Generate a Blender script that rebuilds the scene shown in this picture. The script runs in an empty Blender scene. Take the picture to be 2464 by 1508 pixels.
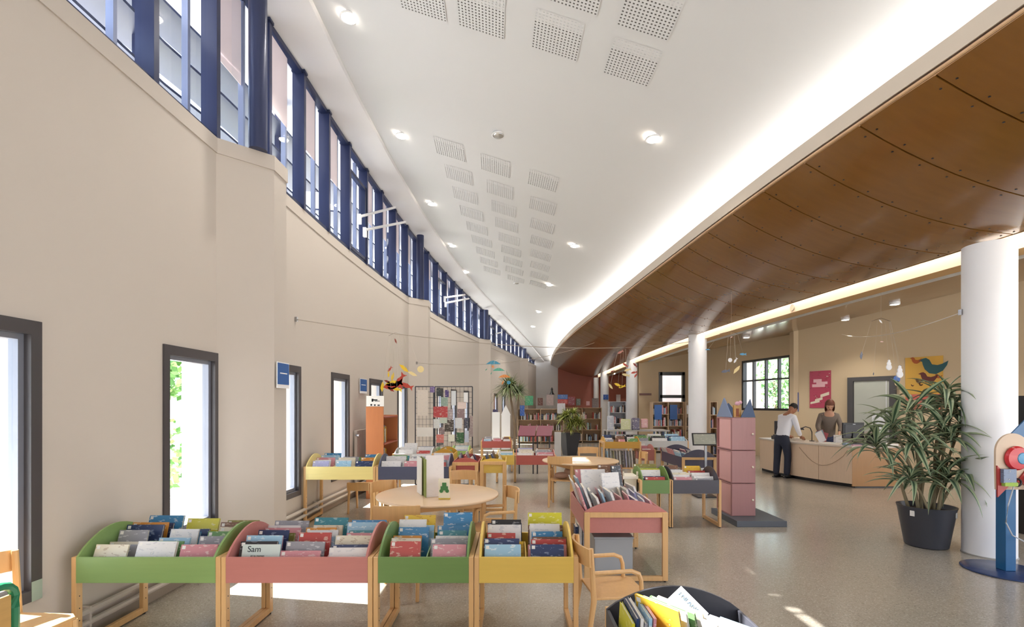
import bpy, math, random
from mathutils import Vector, Matrix
random.seed(7)
S = bpy.context.scene
COL = S.collection
PI = math.pi
# ------------------------------------------------------------------ camera, light, exposure
F, CXP, HYP, CZ = 1163.0, 1232.0, 975.0, 1.6
cam = bpy.data.cameras.new('camera'); camo = bpy.data.objects.new('camera', cam); COL.objects.link(camo)
camo.location = (0, 0, CZ); camo.rotation_euler = (PI/2, 0, 0)
cam.sensor_width = 36; cam.lens = F/2464*36; cam.shift_y = (HYP-754)/2464; cam.clip_end = 200; cam.clip_start = .05
S.camera = camo
W_ = bpy.data.worlds.new('world'); S.world = W_; W_.use_nodes = True
nt = W_.node_tree; nt.nodes.clear()
wo = nt.nodes.new('ShaderNodeOutputWorld'); bg = nt.nodes.new('ShaderNodeBackground')
tc = nt.nodes.new('ShaderNodeTexCoord'); sp = nt.nodes.new('ShaderNodeSeparateXYZ'); cr = nt.nodes.new('ShaderNodeValToRGB')
nt.links.new(tc.outputs['Generated'], sp.inputs[0]); nt.links.new(sp.outputs['Z'], cr.inputs[0])
cr.color_ramp.elements[0].position = 0.0; cr.color_ramp.elements[0].color = (.93, .96, 1, 1)
cr.color_ramp.elements[1].position = .8; cr.color_ramp.elements[1].color = (.50, .68, 1, 1)
nt.links.new(cr.outputs[0], bg.inputs[0]); bg.inputs[1].default_value = 2.3
nt.links.new(bg.outputs[0], wo.inputs[0])
sl = bpy.data.lights.new('sun', 'SUN'); so = bpy.data.objects.new('sun', sl); COL.objects.link(so)
sl.energy = 26; sl.angle = .009; sl.color = (1, .97, .92)
so.rotation_euler = Vector((1, -.16, -1.0)).to_track_quat('-Z', 'Y').to_euler()
S.view_settings.view_transform = 'Standard'; S.view_settings.look = 'None'
S.view_settings.exposure = 0.62; S.view_settings.gamma = 1; S.view_settings.use_curve_mapping = False
cy = S.cycles
cy.max_bounces = 7; cy.diffuse_bounces = 4; cy.glossy_bounces = 3; cy.transmission_bounces = 4; cy.transparent_max_bounces = 12
cy.caustics_reflective = False; cy.caustics_refractive = False
cy.sample_clamp_indirect = 6; cy.use_adaptive_sampling = True; cy.adaptive_threshold = .03
cy.use_denoising = True

# ------------------------------------------------------------------ pixel helpers
def P(px, py, Y):
    return Vector(((px-CXP)/F*Y, Y, CZ+(HYP-py)/F*Y))
def zat(py, Y): return CZ+(HYP-py)/F*Y
def xat(px, Y): return (px-CXP)/F*Y

# ------------------------------------------------------------------ materials
def lin(c):
    if isinstance(c, str): c = tuple(int(c[i:i+2], 16)/255 for i in (0, 2, 4))
    return tuple((x/12.92 if x <= .04045 else ((x+.055)/1.055)**2.4) for x in c)+(1,)
MC = {}
def newmat(name):
    m = bpy.data.materials.new(name); m.use_nodes = True
    b = m.node_tree.nodes['Principled BSDF']
    return m, m.node_tree, b
def paint(name, col, rough=.6, var=.06, scale=3, bump=0, metal=0, spec=.5):
    if name in MC: return MC[name]
    m, t, b = newmat(name); c = lin(col)
    b.inputs['Roughness'].default_value = rough; b.inputs['Metallic'].default_value = metal
    b.inputs['Specular IOR Level'].default_value = spec
    n = t.nodes.new('ShaderNodeTexNoise'); n.inputs['Scale'].default_value = scale; n.inputs['Detail'].default_value = 4
    o = t.nodes.new('ShaderNodeTexCoord'); t.links.new(o.outputs['Object'], n.inputs['Vector'])
    r = t.nodes.new('ShaderNodeMix'); r.data_type = 'RGBA'
    r.inputs['A'].default_value = tuple(x*(1-var) for x in c[:3])+(1,); r.inputs['B'].default_value = tuple(min(1, x*(1+var)) for x in c[:3])+(1,)
    t.links.new(n.outputs['Fac'], r.inputs['Factor']); t.links.new(r.outputs['Result'], b.inputs['Base Color'])
    if bump:
        bp = t.nodes.new('ShaderNodeBump'); bp.inputs['Strength'].default_value = bump; bp.inputs['Distance'].default_value = .002
        n2 = t.nodes.new('ShaderNodeTexNoise'); n2.inputs['Scale'].default_value = 150; t.links.new(o.outputs['Object'], n2.inputs['Vector'])
        t.links.new(n2.outputs['Fac'], bp.inputs['Height']); t.links.new(bp.outputs[0], b.inputs['Normal'])
    MC[name] = m; return m
def wood(name, col, rough=.4, var=.18, axis='X', scale=1.0, coat=0):
    if name in MC: return MC[name]
    m, t, b = newmat(name); c = lin(col)
    b.inputs['Roughness'].default_value = rough; b.inputs['Coat Weight'].default_value = coat; b.inputs['Coat Roughness'].default_value = .12
    o = t.nodes.new('ShaderNodeTexCoord'); mp = t.nodes.new('ShaderNodeMapping')
    st = {'X': (2, 30, 30), 'Y': (30, 2, 30), 'Z': (30, 30, 2)}[axis]
    mp.inputs['Scale'].default_value = tuple(s*scale for s in st)
    t.links.new(o.outputs['Object'], mp.inputs[0])
    n = t.nodes.new('ShaderNodeTexNoise'); n.inputs['Scale'].default_value = 1.6; n.inputs['Detail'].default_value = 6; n.inputs['Distortion'].default_value = .6
    t.links.new(mp.outputs[0], n.inputs['Vector'])
    r = t.nodes.new('ShaderNodeMix'); r.data_type = 'RGBA'
    r.inputs['A'].default_value = tuple(x*(1-var) for x in c[:3])+(1,); r.inputs['B'].default_value = tuple(min(1, x*(1+var)) for x in c[:3])+(1,)
    t.links.new(n.outputs['Fac'], r.inputs['Factor']); t.links.new(r.outputs['Result'], b.inputs['Base Color'])
    MC[name] = m; return m
def glow(name, col, s):
    if name in MC: return MC[name]
    m, t, b = newmat(name)
    b.inputs['Emission Color'].default_value = lin(col); b.inputs['Emission Strength'].default_value = s; b.inputs['Base Color'].default_value = lin(col)
    MC[name] = m; return m
def glassm(name='window_glass', tint=(.93, .96, .98, 1), gl=.08):
    if name in MC: return MC[name]
    m, t, b = newmat(name); t.nodes.remove(b); out = t.nodes['Material Output']
    tr = t.nodes.new('ShaderNodeBsdfTransparent'); tr.inputs[0].default_value = tint
    g = t.nodes.new('ShaderNodeBsdfGlossy'); g.inputs['Roughness'].default_value = .02
    mx = t.nodes.new('ShaderNodeMixShader'); lw = t.nodes.new('ShaderNodeLayerWeight'); lw.inputs[0].default_value = .5
    fr = t.nodes.new('ShaderNodeMath'); fr.operation = 'POWER'; fr.inputs[1].default_value = 5; t.links.new(lw.outputs['Facing'], fr.inputs[0])
    sc_ = t.nodes.new('ShaderNodeMath'); sc_.operation = 'MULTIPLY_ADD'; sc_.inputs[1].default_value = .35; sc_.inputs[2].default_value = .02; t.links.new(fr.outputs[0], sc_.inputs[0])
    t.links.new(sc_.outputs[0], mx.inputs[0]); t.links.new(tr.outputs[0], mx.inputs[1]); t.links.new(g.outputs[0], mx.inputs[2]); t.links.new(mx.outputs[0], out.inputs[0])
    MC[name] = m; return m
def cover(name, c1, c2, scale=9):
    """printed book cover: paper colour with blots of a second ink and a pale title band"""
    if name in MC: return MC[name]
    m, t, b = newmat(name); b.inputs['Roughness'].default_value = .3
    o = t.nodes.new('ShaderNodeTexCoord'); oi = t.nodes.new('ShaderNodeObjectInfo')
    ad = t.nodes.new('ShaderNodeVectorMath'); ad.operation = 'MULTIPLY_ADD'
    cm = t.nodes.new('ShaderNodeCombineXYZ')
    mu = t.nodes.new('ShaderNodeMath'); mu.operation = 'MULTIPLY'; mu.inputs[1].default_value = 37
    t.links.new(oi.outputs['Random'], mu.inputs[0]); t.links.new(mu.outputs[0], cm.inputs[0]); t.links.new(mu.outputs[0], cm.inputs[2])
    ad.inputs[1].default_value = (1, 1, 1); t.links.new(o.outputs['Object'], ad.inputs[0]); t.links.new(cm.outputs[0], ad.inputs[2])
    n = t.nodes.new('ShaderNodeTexNoise'); n.inputs['Scale'].default_value = scale*2.2; n.inputs['Detail'].default_value = 2.2; n.inputs['Roughness'].default_value = .5
    mp = t.nodes.new('ShaderNodeMapping'); mp.inputs['Scale'].default_value = (1, 1, 2.6); t.links.new(ad.outputs[0], mp.inputs[0]); t.links.new(mp.outputs[0], n.inputs['Vector'])
    r = t.nodes.new('ShaderNodeValToRGB'); e = r.color_ramp.elements; r.color_ramp.interpolation = 'CONSTANT'
    e[0].position = 0; e[0].color = lin(c1); e[1].position = .60; e[1].color = tuple(.45*p_+.55*q_ for p_, q_ in zip(lin(c1), lin(c2)))
    x = e.new(.37); x.color = tuple(min(1, v*1.0) for v in lin(c1)); x2 = e.new(.68); x2.color = tuple((p_+q_)/2 for p_, q_ in zip(lin(c1), lin('e8e2d6')))
    t.links.new(n.outputs['Fac'], r.inputs[0]); t.links.new(r.outputs[0], b.inputs['Base Color'])
    MC[name] = m; return m

# ------------------------------------------------------------------ mesh builder
class MB:
    def __init__(s): s.v = []; s.f = []; s.m = []
    def add(s, vs, fs, mi=0, M=None):
        k = len(s.v)
        s.v += [tuple(M @ Vector(p)) if M else tuple(p) for p in vs]
        s.f += [tuple(i+k for i in f) for f in fs]; s.m += [mi]*len(fs); return s
    def box(s, x0, x1, y0, y1, z0, z1, mi=0, M=None):
        vs = [(x0, y0, z0), (x1, y0, z0), (x1, y1, z0), (x0, y1, z0), (x0, y0, z1), (x1, y0, z1), (x1, y1, z1), (x0, y1, z1)]
        return s.add(vs, [(0, 3, 2, 1), (4, 5, 6, 7), (0, 1, 5, 4), (1, 2, 6, 5), (2, 3, 7, 6), (3, 0, 4, 7)], mi, M)
    def prism(s, pts, vec, mi=0, M=None):
        n = len(pts); vec = Vector(vec); a = [Vector(p) for p in pts]; b = [p+vec for p in a]
        fs = [tuple(range(n-1, -1, -1)), tuple(range(n, 2*n))]+[(i, (i+1) % n, n+(i+1) % n, n+i) for i in range(n)]
        return s.add(a+b, fs, mi, M)
    def tube(s, pts, r, n=8, mi=0, cap=True, M=None):
        pts = [Vector(p) for p in pts]; rs = r if isinstance(r, (list, tuple)) else [r]*len(pts); vs = []
        up = Vector((0, 0, 1)); d0 = (pts[-1]-pts[0]).normalized() if (pts[-1]-pts[0]).length > 1e-6 else Vector((0, 0, 1))
        if abs(d0.z) > .9: up = Vector((1, 0, 0))
        for i, p in enumerate(pts):
            d = (pts[min(i+1, len(pts)-1)]-pts[max(i-1, 0)]).normalized()
            a = d.cross(up)
            if a.length < 1e-3: a = d.cross(Vector((0, 1, 0)))
            a.normalize(); b = d.cross(a)
            vs += [p+(a*math.cos(2*PI*k/n)+b*math.sin(2*PI*k/n))*rs[i] for k in range(n)]
        fs = [(i*n+k, i*n+(k+1) % n, (i+1)*n+(k+1) % n, (i+1)*n+k) for i in range(len(pts)-1) for k in range(n)]
        if cap: fs += [tuple(range(n-1, -1, -1)), tuple((len(pts)-1)*n+k for k in range(n))]
        return s.add(vs, fs, mi, M)
    def lathe(s, prof, n=24, c=(0, 0, 0), mi=0, M=None, cap=True):
        vs = [(c[0]+r*math.cos(2*PI*k/n), c[1]+r*math.sin(2*PI*k/n), c[2]+z) for r, z in prof for k in range(n)]
        fs = [(i*n+k, i*n+(k+1) % n, (i+1)*n+(k+1) % n, (i+1)*n+k) for i in range(len(prof)-1) for k in range(n)]
        if cap: fs += [tuple(range(n-1, -1, -1)), tuple((len(prof)-1)*n+k for k in range(n))]
        return s.add(vs, fs, mi, M)
    def ball(s, c, r, n=10, mi=0, sc=(1, 1, 1), M=None):
        prof = [(max(1e-4, math.sin(PI*i/n)), -math.cos(PI*i/n)) for i in range(n+1)]
        m = 2*n; vs = [(c[0]+a*math.cos(2*PI*k/m)*r*sc[0], c[1]+a*math.sin(2*PI*k/m)*r*sc[1], c[2]+z*r*sc[2]) for a, z in prof for k in range(m)]
        fs = [(i*m+k, i*m+(k+1) % m, (i+1)*m+(k+1) % m, (i+1)*m+k) for i in range(n) for k in range(m)]
        return s.add(vs, fs, mi, M)
    def grid(s, rows, mi=0):
        n = len(rows[0]); vs = [p for r in rows for p in r]
        fs = [(i*n+j, i*n+j+1, (i+1)*n+j+1, (i+1)*n+j) for i in range(len(rows)-1) for j in range(n-1)]
        return s.add(vs, fs, mi)
    def mesh(s, name, mats, smooth=False):
        me = bpy.data.meshes.new(name); me.from_pydata(s.v, [], s.f)
        for m in (mats if isinstance(mats, (list, tuple)) else [mats]): me.materials.append(m)
        me.polygons.foreach_set('material_index', s.m)
        if smooth: me.polygons.foreach_set('use_smooth', [True]*len(me.polygons))
        me.update(); return me
    def build(s, name, mats, parent=None, smooth=False, bevel=0, loc=None):
        o = bpy.data.objects.new(name, s.mesh(name, mats, smooth)); COL.objects.link(o)
        if parent: o.parent = parent
        if loc is not None: o.location = loc
        if bevel:
            b = o.modifiers.new('b', 'BEVEL'); b.width = bevel; b.segments = 2; b.limit_method = 'ANGLE'; b.angle_limit = .7
        if smooth and not bevel:
            try:
                o.data.set_sharp_from_angle(angle=.7)
            except Exception: pass
        return o
def tag(o, label=None, cat=None, group=None, kind=None):
    if label: o['label'] = label
    if cat: o['category'] = cat
    if group: o['group'] = group
    if kind: o['kind'] = kind
    return o
def thing(name, label, cat, loc=(0, 0, 0), rz=0, group=None):
    o = bpy.data.objects.new(name, None); COL.objects.link(o); o.location = loc; o.rotation_euler = (0, 0, rz); o.empty_display_size = .1
    return tag(o, label, cat, group)
def struct(o): o['kind'] = 'structure'; return o
def copyo(o, parent=None):
    c = o.copy(); COL.objects.link(c)
    if parent is not None: c.parent = parent
    return c
def copy_tree(o, parent=None):
    c = copyo(o, parent)
    for ch in list(o.children): copy_tree(ch, c)
    return c
ORD = 'first second third fourth fifth sixth seventh eighth ninth tenth eleventh twelfth thirteenth fourteenth fifteenth sixteenth seventeenth eighteenth nineteenth twentieth'.split()
def nth(i):
    if i < 20: return ORD[i]
    t = (i+1)//10; u = (i+1) % 10
    return ({2: 'twentieth', 3: 'thirtieth', 4: 'fortieth'}[t] if u == 0 else {2: 'twenty-', 3: 'thirty-', 4: 'forty-'}[t]+ORD[u-1])
def txt(s, size, mat, loc, rot, parent, name='lettering', depth=.0008, align='CENTER'):
    c = bpy.data.curves.new(name, 'FONT'); c.body = s; c.size = size; c.extrude = depth; c.align_x = align; c.align_y = 'CENTER'
    c.materials.append(mat); o = bpy.data.objects.new(name, c); COL.objects.link(o); dg_ = bpy.context.evaluated_depsgraph_get(); me = bpy.data.meshes.new_from_object(o.evaluated_get(dg_)); bpy.data.objects.remove(o)
    o = bpy.data.objects.new(name, me); COL.objects.link(o); o.parent = parent; o.location = loc; o.rotation_euler = rot; return o

# ------------------------------------------------------------------ base materials
M_wall = paint('beige_plaster', 'c9c0b8', .85, .02, .6, bump=.05)
M_ceil = paint('white_ceiling', 'dcdddf', .8, .01, .5)
M_trim = paint('pale_trim', 'd9ccbc', .7, .03)
M_red = paint('brick_red_paint', 'bf7a6e', .7, .05, 1)
M_rwall = paint('tan_plaster', 'cfbb9c', .85, .03, .6)
M_frame = paint('grey_window_frame', '4a474b', .35, .05)
M_navy = paint('navy_metal', '323a5c', .3, .08, metal=.2)
M_navy2 = paint('navy_slat', '2c3556', .35, .1, metal=.1)
M_white = paint('white_paint', 'f3f4f8', .5, .02)
M_glass = glassm()
M_beech = wood('beech_wood', 'd9ae78', .38, .12, 'Z')
M_beechx = wood('beech_wood_rail', 'd6aa74', .38, .12, 'X')
M_top = wood('beech_table_top', 'e2c3a0', .3, .06, 'X', .5, coat=.3)
M_black = paint('black_plastic', '1b1c20', .35, .1)
M_dark = paint('charcoal_plastic', '3a3b41', .4, .08)
M_paper = paint('white_paper', 'eae8e4', .6, .04, 8)
M_pages = paint('book_pages', 'e6dfd0', .8, .08, 60)
M_chrome = paint('chrome_metal', 'b8b8ba', .2, .05, metal=1)

# terrazzo floor
m, t, b = newmat('terrazzo_floor'); M_floor = m
o = t.nodes.new('ShaderNodeTexCoord')
v = t.nodes.new('ShaderNodeTexVoronoi'); v.inputs['Scale'].default_value = 120
t.links.new(o.outputs['Object'], v.inputs['Vector'])
r = t.nodes.new('ShaderNodeValToRGB'); e = r.color_ramp.elements
e[0].position = 0; e[0].color = lin('948c80'); e[1].position = 1; e[1].color = lin('ccc3b4')
for p_, c_ in ((.12, 'aba294'), (.5, 'b0a799'), (.88, 'b6ad9f')): x = e.new(p_); x.color = lin(c_)
sx = t.nodes.new('ShaderNodeSeparateColor'); t.links.new(v.outputs['Color'], sx.inputs[0]); t.links.new(sx.outputs[0], r.inputs[0])
n = t.nodes.new('ShaderNodeTexNoise'); n.inputs['Scale'].default_value = .7; n.inputs['Detail'].default_value = 5; t.links.new(o.outputs['Object'], n.inputs['Vector'])
mx = t.nodes.new('ShaderNodeMix'); mx.data_type = 'RGBA'; mx.blend_type = 'MULTIPLY'; mx.inputs['Factor'].default_value = .25
t.links.new(r.outputs[0], mx.inputs['A']); t.links.new(n.outputs['Fac'], mx.inputs['B'])
t.links.new(mx.outputs['Result'], b.inputs['Base Color']); b.inputs['Roughness'].default_value = .19
b.inputs['Specular IOR Level'].default_value = .6

# glossy soffit wood
def soffit(name):
    m, t, b = newmat(name)
    o = t.nodes.new('ShaderNodeTexCoord'); mp = t.nodes.new('ShaderNodeMapping'); mp.inputs['Scale'].default_value = (2, 9, 2)
    t.links.new(o.outputs['Object'], mp.inputs[0]); n = t.nodes.new('ShaderNodeTexNoise'); n.inputs['Scale'].default_value = 1.5; n.inputs['Detail'].default_value = 6
    t.links.new(mp.outputs[0], n.inputs[0]); r = t.nodes.new('ShaderNodeMix'); r.data_type = 'RGBA'
    r.inputs['A'].default_value = lin('754c1c'); r.inputs['B'].default_value = lin('865a24')
    t.links.new(n.outputs['Fac'], r.inputs['Factor']); t.links.new(r.outputs['Result'], b.inputs['Base Color'])
    b.inputs['Roughness'].default_value = .25; b.inputs['Coat Weight'].default_value = .5; b.inputs['Coat Roughness'].default_value = .1
    return m
M_soffit = soffit('varnished_soffit_wood')

# ------------------------------------------------------------------ plan curves
def G(Y):
    if Y < 5: return -3.0
    if Y < 6: return -3.0+.14*(Y-5)
    if Y < 18.6: return -2.86+.0095*(Y-6)**2
    return -2.86+.0095*12.6**2+.245*(Y-18.6)
def Wl(Y): return -2.95 if Y < 5.0 else (G(Y)+.01 if Y > 6 else -2.95+(Y-5)*.10)
def zled(Y): return 4.25-.0002*Y*Y
def zhead(Y): return 6.25-.0022*Y*Y
def zceil(Y): return 6.36-.0022*Y*Y
def interp(tab, Y):
    if Y <= tab[0][0]: return tab[0][1]+(Y-tab[0][0])*(tab[1][1]-tab[0][1])/(tab[1][0]-tab[0][0])*.6
    for (a, b), (c, d) in zip(tab, tab[1:]):
        if Y <= c: return b+(d-b)*(Y-a)/(c-a)
    return tab[-1][1]
FT = [(3.1, 3.28), (3.69, 3.21), (4.34, 3.11), (4.99, 3.02), (6.44, 2.87), (8.75, 2.70), (13.0, 2.40), (16.7, 2.15), (20, 2.07), (23.4, 2.08), (27, 2.22), (30.9, 2.47)]
ET = [(3.0, 5.42), (4.94, 5.23), (5.56, 5.17), (6.45, 5.07), (7.67, 4.93), (9.54, 4.78), (11.37, 4.66), (12.9, 4.6), (15.3, 4.57), (17.7, 4.6), (22, 4.72), (30.9, 5.02)]
def sm(tab, Y):   # smoothed
    return sum(interp(tab, Y+d) for d in (-.8, -.4, 0, .4, .8))/5 if Y > 4 else interp(tab, Y)
def Fx(Y): return sm(FT, Y)
def Ex(Y): return sm(ET, Y)
def xbreak(Y): return G(max(Y, 6))+.55
def zc_at(X, Y):
    s = .30 if Y < 14 else max(.04, .30-.26*(Y-14)/14)
    return zceil(Y)-s*max(0, min(X, 4.3)-xbreak(Y))-.12*s*max(0, X-4.3)
# =================================================================== STRUCTURE
YB, YE = -2.5, 30.2
def fr(a, b, st):
    n = max(1, int(round((b-a)/st))); return [a+(b-a)*i/n for i in range(n+1)]
# floor
struct(MB().box(-3.4, 13.5, YB, YE+.3, -.12, 0).build('floor', M_floor))
struct(MB().box(-60, 60, -30, 70, -.3, -.125).build('ground_outside', paint('pale_paving', 'cfcac0', .8)))

# left wall with slot windows
WINS = [(2.25, 3.02), (4.08, 4.85), (5.72, 6.5), (7.55, 8.3), (9.3, 10.05), (11.0, 11.7), (14.2, 14.8), (15.6, 16.2), (17.0, 17.6), (19.9, 20.45), (20.9, 21.45), (22.2, 22.75)]
ZS, ZL = .40, 2.12
def slab(mb, y0, y1, z0, z1, off=0, th=.3):
    ys = fr(y0, y1, .5)
    for a, b in zip(ys, ys[1:]):
        za, zb = (z1, z1) if not callable(z1) else (z1(a), z1(b))
        xa, xb = Wl(a)+off, Wl(b)+off
        mb.add([(xa, a, z0), (xb, b, z0), (xb-th, b, z0), (xa-th, a, z0), (xa, a, za), (xb, b, zb), (xb-th, b, zb), (xa-th, a, za)],
               [(0, 3, 2, 1), (4, 5, 6, 7), (0, 1, 5, 4), (1, 2, 6, 5), (2, 3, 7, 6), (3, 0, 4, 7)])
wl = MB(); prev = -1.5
for a, b_ in WINS:
    slab(wl, prev, a, 0, zled); slab(wl, a, b_, 0, ZS); slab(wl, a, b_, ZL, zled); prev = b_
slab(wl, prev, YE, 0, zled)
TEETH = [5.0, 12.0, 19.0, 26.0]
def tooth_poly(yt, g=0):
    return [(Wl(yt-.2)-.02, yt-.2-g), (Wl(yt)+.40+g, yt+.18-g), (Wl(yt)+.40+g, yt+.46+g), (Wl(yt+.5)-.02, yt+.5+g)]
for yt in TEETH:
    wl.prism([(x, y, 0) for x, y in tooth_poly(yt)], (0, 0, zled(yt)))
wall_left = struct(wl.build('wall_left', M_wall))
# coping band along the ledge
cp = MB()
def coping(a, b):
    ys = fr(a, b, .5)
    for y0, y1 in zip(ys, ys[1:]):
        x0, x1 = Wl(y0)+.012, Wl(y1)+.012; z0, z1 = zled(y0), zled(y1)
        cp.add([(x0, y0, z0-.13), (x1, y1, z1-.13), (x1-.32, y1, z1-.13), (x0-.32, y0, z0-.13), (x0, y0, z0+.02), (x1, y1, z1+.02), (x1-.32, y1, z1+.02), (x0-.32, y0, z0+.02)],
               [(0, 3, 2, 1), (4, 5, 6, 7), (0, 1, 5, 4), (1, 2, 6, 5), (2, 3, 7, 6), (3, 0, 4, 7)])
coping(-1.5, YE)
for yt in TEETH:
    cp.prism([(x, y, zled(yt)-.13) for x, y in tooth_poly(yt, .012)], (0, 0, .151))
struct(cp.build('trim_1', M_wall))
# skirting + heating pipes
bs = MB(); ys = fr(-1.5, 22, .6)
slab(bs, -1.5, 22, 0, .07, .012, .02)
struct(bs.build('baseboard_left', paint('grey_skirting', 'a89c90', .5)))
hp = thing('heating_pipe', 'pair of painted heating pipes along the foot of the left wall under the green bin', 'pipe', (0, 0, 0))
for z in (.12, .20):
    MB().tube([(Wl(y)+.055, y, z) for y in fr(-1, 10, .5)], .022, 8).build('pipe', M_wall, hp, True)
for y in (1.9, 3.3, 4.7, 6.9):
    MB().box(Wl(y)+.003, Wl(y)+.075, y-.008, y+.008, .09, .23).build('clip', M_wall, hp)

# slot windows: frame + pane
for i, (a, b_) in enumerate(WINS):
    xa, xb = Wl(a), Wl(b_); d = Vector((xb-xa, b_-a, 0)); L = d.length; ang = math.atan2(d.y, d.x)
    M = Matrix.Translation((xa, a, 0)) @ Matrix.Rotation(ang, 4, 'Z')   # local x along wall, local y = outwards (-X side)
    f = MB(); w = .07; D0, D1 = .0, .10
    f.box(0, w, -.015, D1, ZS, ZL, 0, M); f.box(L-w, L, -.015, D1, ZS, ZL, 0, M)
    f.box(w, L-w, -.015, D1, ZL-.085, ZL, 0, M); f.box(w, L-w, -.015, D1, ZS, ZS+.07, 0, M)
    s = MB(); q = w+.035
    s.box(w, q, .03, D1-.01, ZS+.07, ZL-.085, 0, M); s.box(L-q, L-w, .03, D1-.01, ZS+.07, ZL-.085, 0, M)
    s.box(q, L-q, .03, D1-.01, ZL-.12, ZL-.085, 0, M); s.box(q, L-q, .03, D1-.01, ZS+.07, ZS+.11, 0, M)
    fo = struct(f.build('window_%d' % (i+2), M_frame))
    so_ = s.build('sash', paint('pale_grey_sash', '8f93a0', .3, metal=.3), fo)
    MB().box(q, L-q, .06, .066, ZS+.11, ZL-.12, 0, M).build('pane', M_glass, so_)
    if i == 0:
        tag(MB().box(L-.068, L-.002, -.0175, -.0155, ZS+.0, ZS+.12, 0, M).build('notice_sticker', paint('pale_green_sticker', '9fb0a4', .4)), 'pale green sticker at the foot of the nearest slot window frame', 'sticker')

# clerestory glazing ------------------------------------------------
BY = [5.72+.85*k for k in range(-9, 29)]; BY = [y for y in BY if y < 29.9]
cw = struct(thing('window_1', None, None)) if False else None
cw = bpy.data.objects.new('window_1', None); COL.objects.link(cw); cw['kind'] = 'structure'
for y in BY:
    x = G(y)-.03; z0, z1 = zled(y)+.02, zhead(y)
    MB().box(x-.085, x+.075, y-.03, y+.03, z0, z1).build('mullion', M_navy, cw)
    MB().box(x-.09, x+.09, y-.05, y+.05, z1-.05, z1-.02).build('mullion_cap', M_navy2, cw)
hd = MB(); sl_ = MB()
for y0, y1 in zip(BY, BY[1:]):
    x0, x1 = G(y0)-.08, G(y1)-.08
    for mb, za, zb, h, wd in ((hd, zhead(y0)-.07, zhead(y1)-.07, .07, .1), (sl_, zled(y0)+.02, zled(y1)+.02, .05, .1)):
        mb.add([(x0, y0, za), (x1, y1, zb), (x1+wd, y1, zb), (x0+wd, y0, za), (x0, y0, za+h), (x1, y1, zb+h), (x1+wd, y1, zb+h), (x0+wd, y0, za+h)],
               [(0, 3, 2, 1), (4, 5, 6, 7), (0, 1, 5, 4), (1, 2, 6, 5), (2, 3, 7, 6), (3, 0, 4, 7)])
hd.build('head_rail', M_navy2, cw); sl_.build('sill_rail', M_navy2, cw)
for y0, y1 in zip(BY, BY[1:]):
    x0, x1 = G(y0)-.06, G(y1)-.06
    MB().add([(x0, y0+.03, zled(y0)), (x1, y1-.03, zled(y1)), (x1, y1-.03, zhead(y1)), (x0, y0+.03, zhead(y0))], [(0, 1, 2, 3)]).build('pane', M_glass, cw)
    # inner secondary uprights seen between the mullions
    xm = (x0+x1)/2-.0; ym = (y0+y1)/2+.12
    if y0 > 1: MB().box(xm-.05, xm+.01, ym-.018, ym+.018, zled(ym)+.05, zhead(ym)-.06).build('sash_upright', paint('pale_blue_metal', '8c97b8', .3, metal=.3), cw)
# an opening casement in two bays
for yb in (BY[12], BY[19], BY[26]):
    y1 = yb+.85; x0, x1 = G(yb)-.0, G(y1)-.0; zz0, zz1 = zled(yb)+.07, zhead(yb)-.42
    f = MB()
    for (ya, yc, za, zb_) in ((yb+.03, yb+.09, zz0, zz1), (y1-.09, y1-.03, zz0, zz1), (yb+.03, y1-.03, zz1-.06, zz1), (yb+.03, y1-.03, zz0, zz0+.06)):
        xa = x0+(x1-x0)*((ya-yb)/.85); xc = x0+(x1-x0)*((yc-yb)/.85)
        f.add([(xa-.04, ya, za), (xc-.04, yc, za), (xc+.03, yc, za), (xa+.03, ya, za), (xa-.04, ya, zb_), (xc-.04, yc, zb_), (xc+.03, yc, zb_), (xa+.03, ya, zb_)],
              [(0, 3, 2, 1), (4, 5, 6, 7), (0, 1, 5, 4), (1, 2, 6, 5), (2, 3, 7, 6), (3, 0, 4, 7)])
    f.build('casement_frame', M_navy2, cw)
# roller blinds
M_blind = newmat('blind_cloth')
mb_, t, b = M_blind; M_blind = mb_
b.inputs['Base Color'].default_value = lin('f6eff1'); b.inputs['Roughness'].default_value = .9
tl = t.nodes.new('ShaderNodeBsdfTranslucent'); tl.inputs[0].default_value = lin('e8dcdf'); mx = t.nodes.new('ShaderNodeMixShader'); mx.inputs[0].default_value = .35
t.links.new(b.outputs[0], mx.inputs[1]); t.links.new(tl.outputs[0], mx.inputs[2]); t.links.new(mx.outputs[0], t.nodes['Material Output'].inputs[0])
nb = 0
for y0, y1 in zip(BY, BY[1:]):
    if y0 < 4.8 or y0 > 17 or y0 in (BY[12],): continue
    dz = .95-.03*nb if nb < 8 else .6
    x0, x1 = G(y0+.26)-.045, G(y0+.26)-.045; bt = zhead(y0)-.08-dz
    o = MB().box(0, .006, .06, .52, bt, zhead(y1)-.08).build('roller_blind', M_blind, loc=((x0+x1)/2, y0, 0))
    tag(o, 'white roller blind half lowered in the %s clerestory bay beyond the first round post' % nth(nb), 'blind', 'roller blinds of the clerestory'); nb += 1
# round posts on the teeth
for i, yt in enumerate(TEETH):
    yy = yt+.06; x = Wl(yt)+.22 if i else -2.66
    o = MB().lathe([(.09, 0), (.09, zhead(yt)-zled(yt)-.12)], 20).build('round_post', M_navy, None, True, loc=(x, yy, zled(yt)+.021))
    tag(o, 'slim round navy steel post on the %s wall ledge step from the camera' % nth(i), 'post', 'steel posts on the ledge steps')
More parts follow.
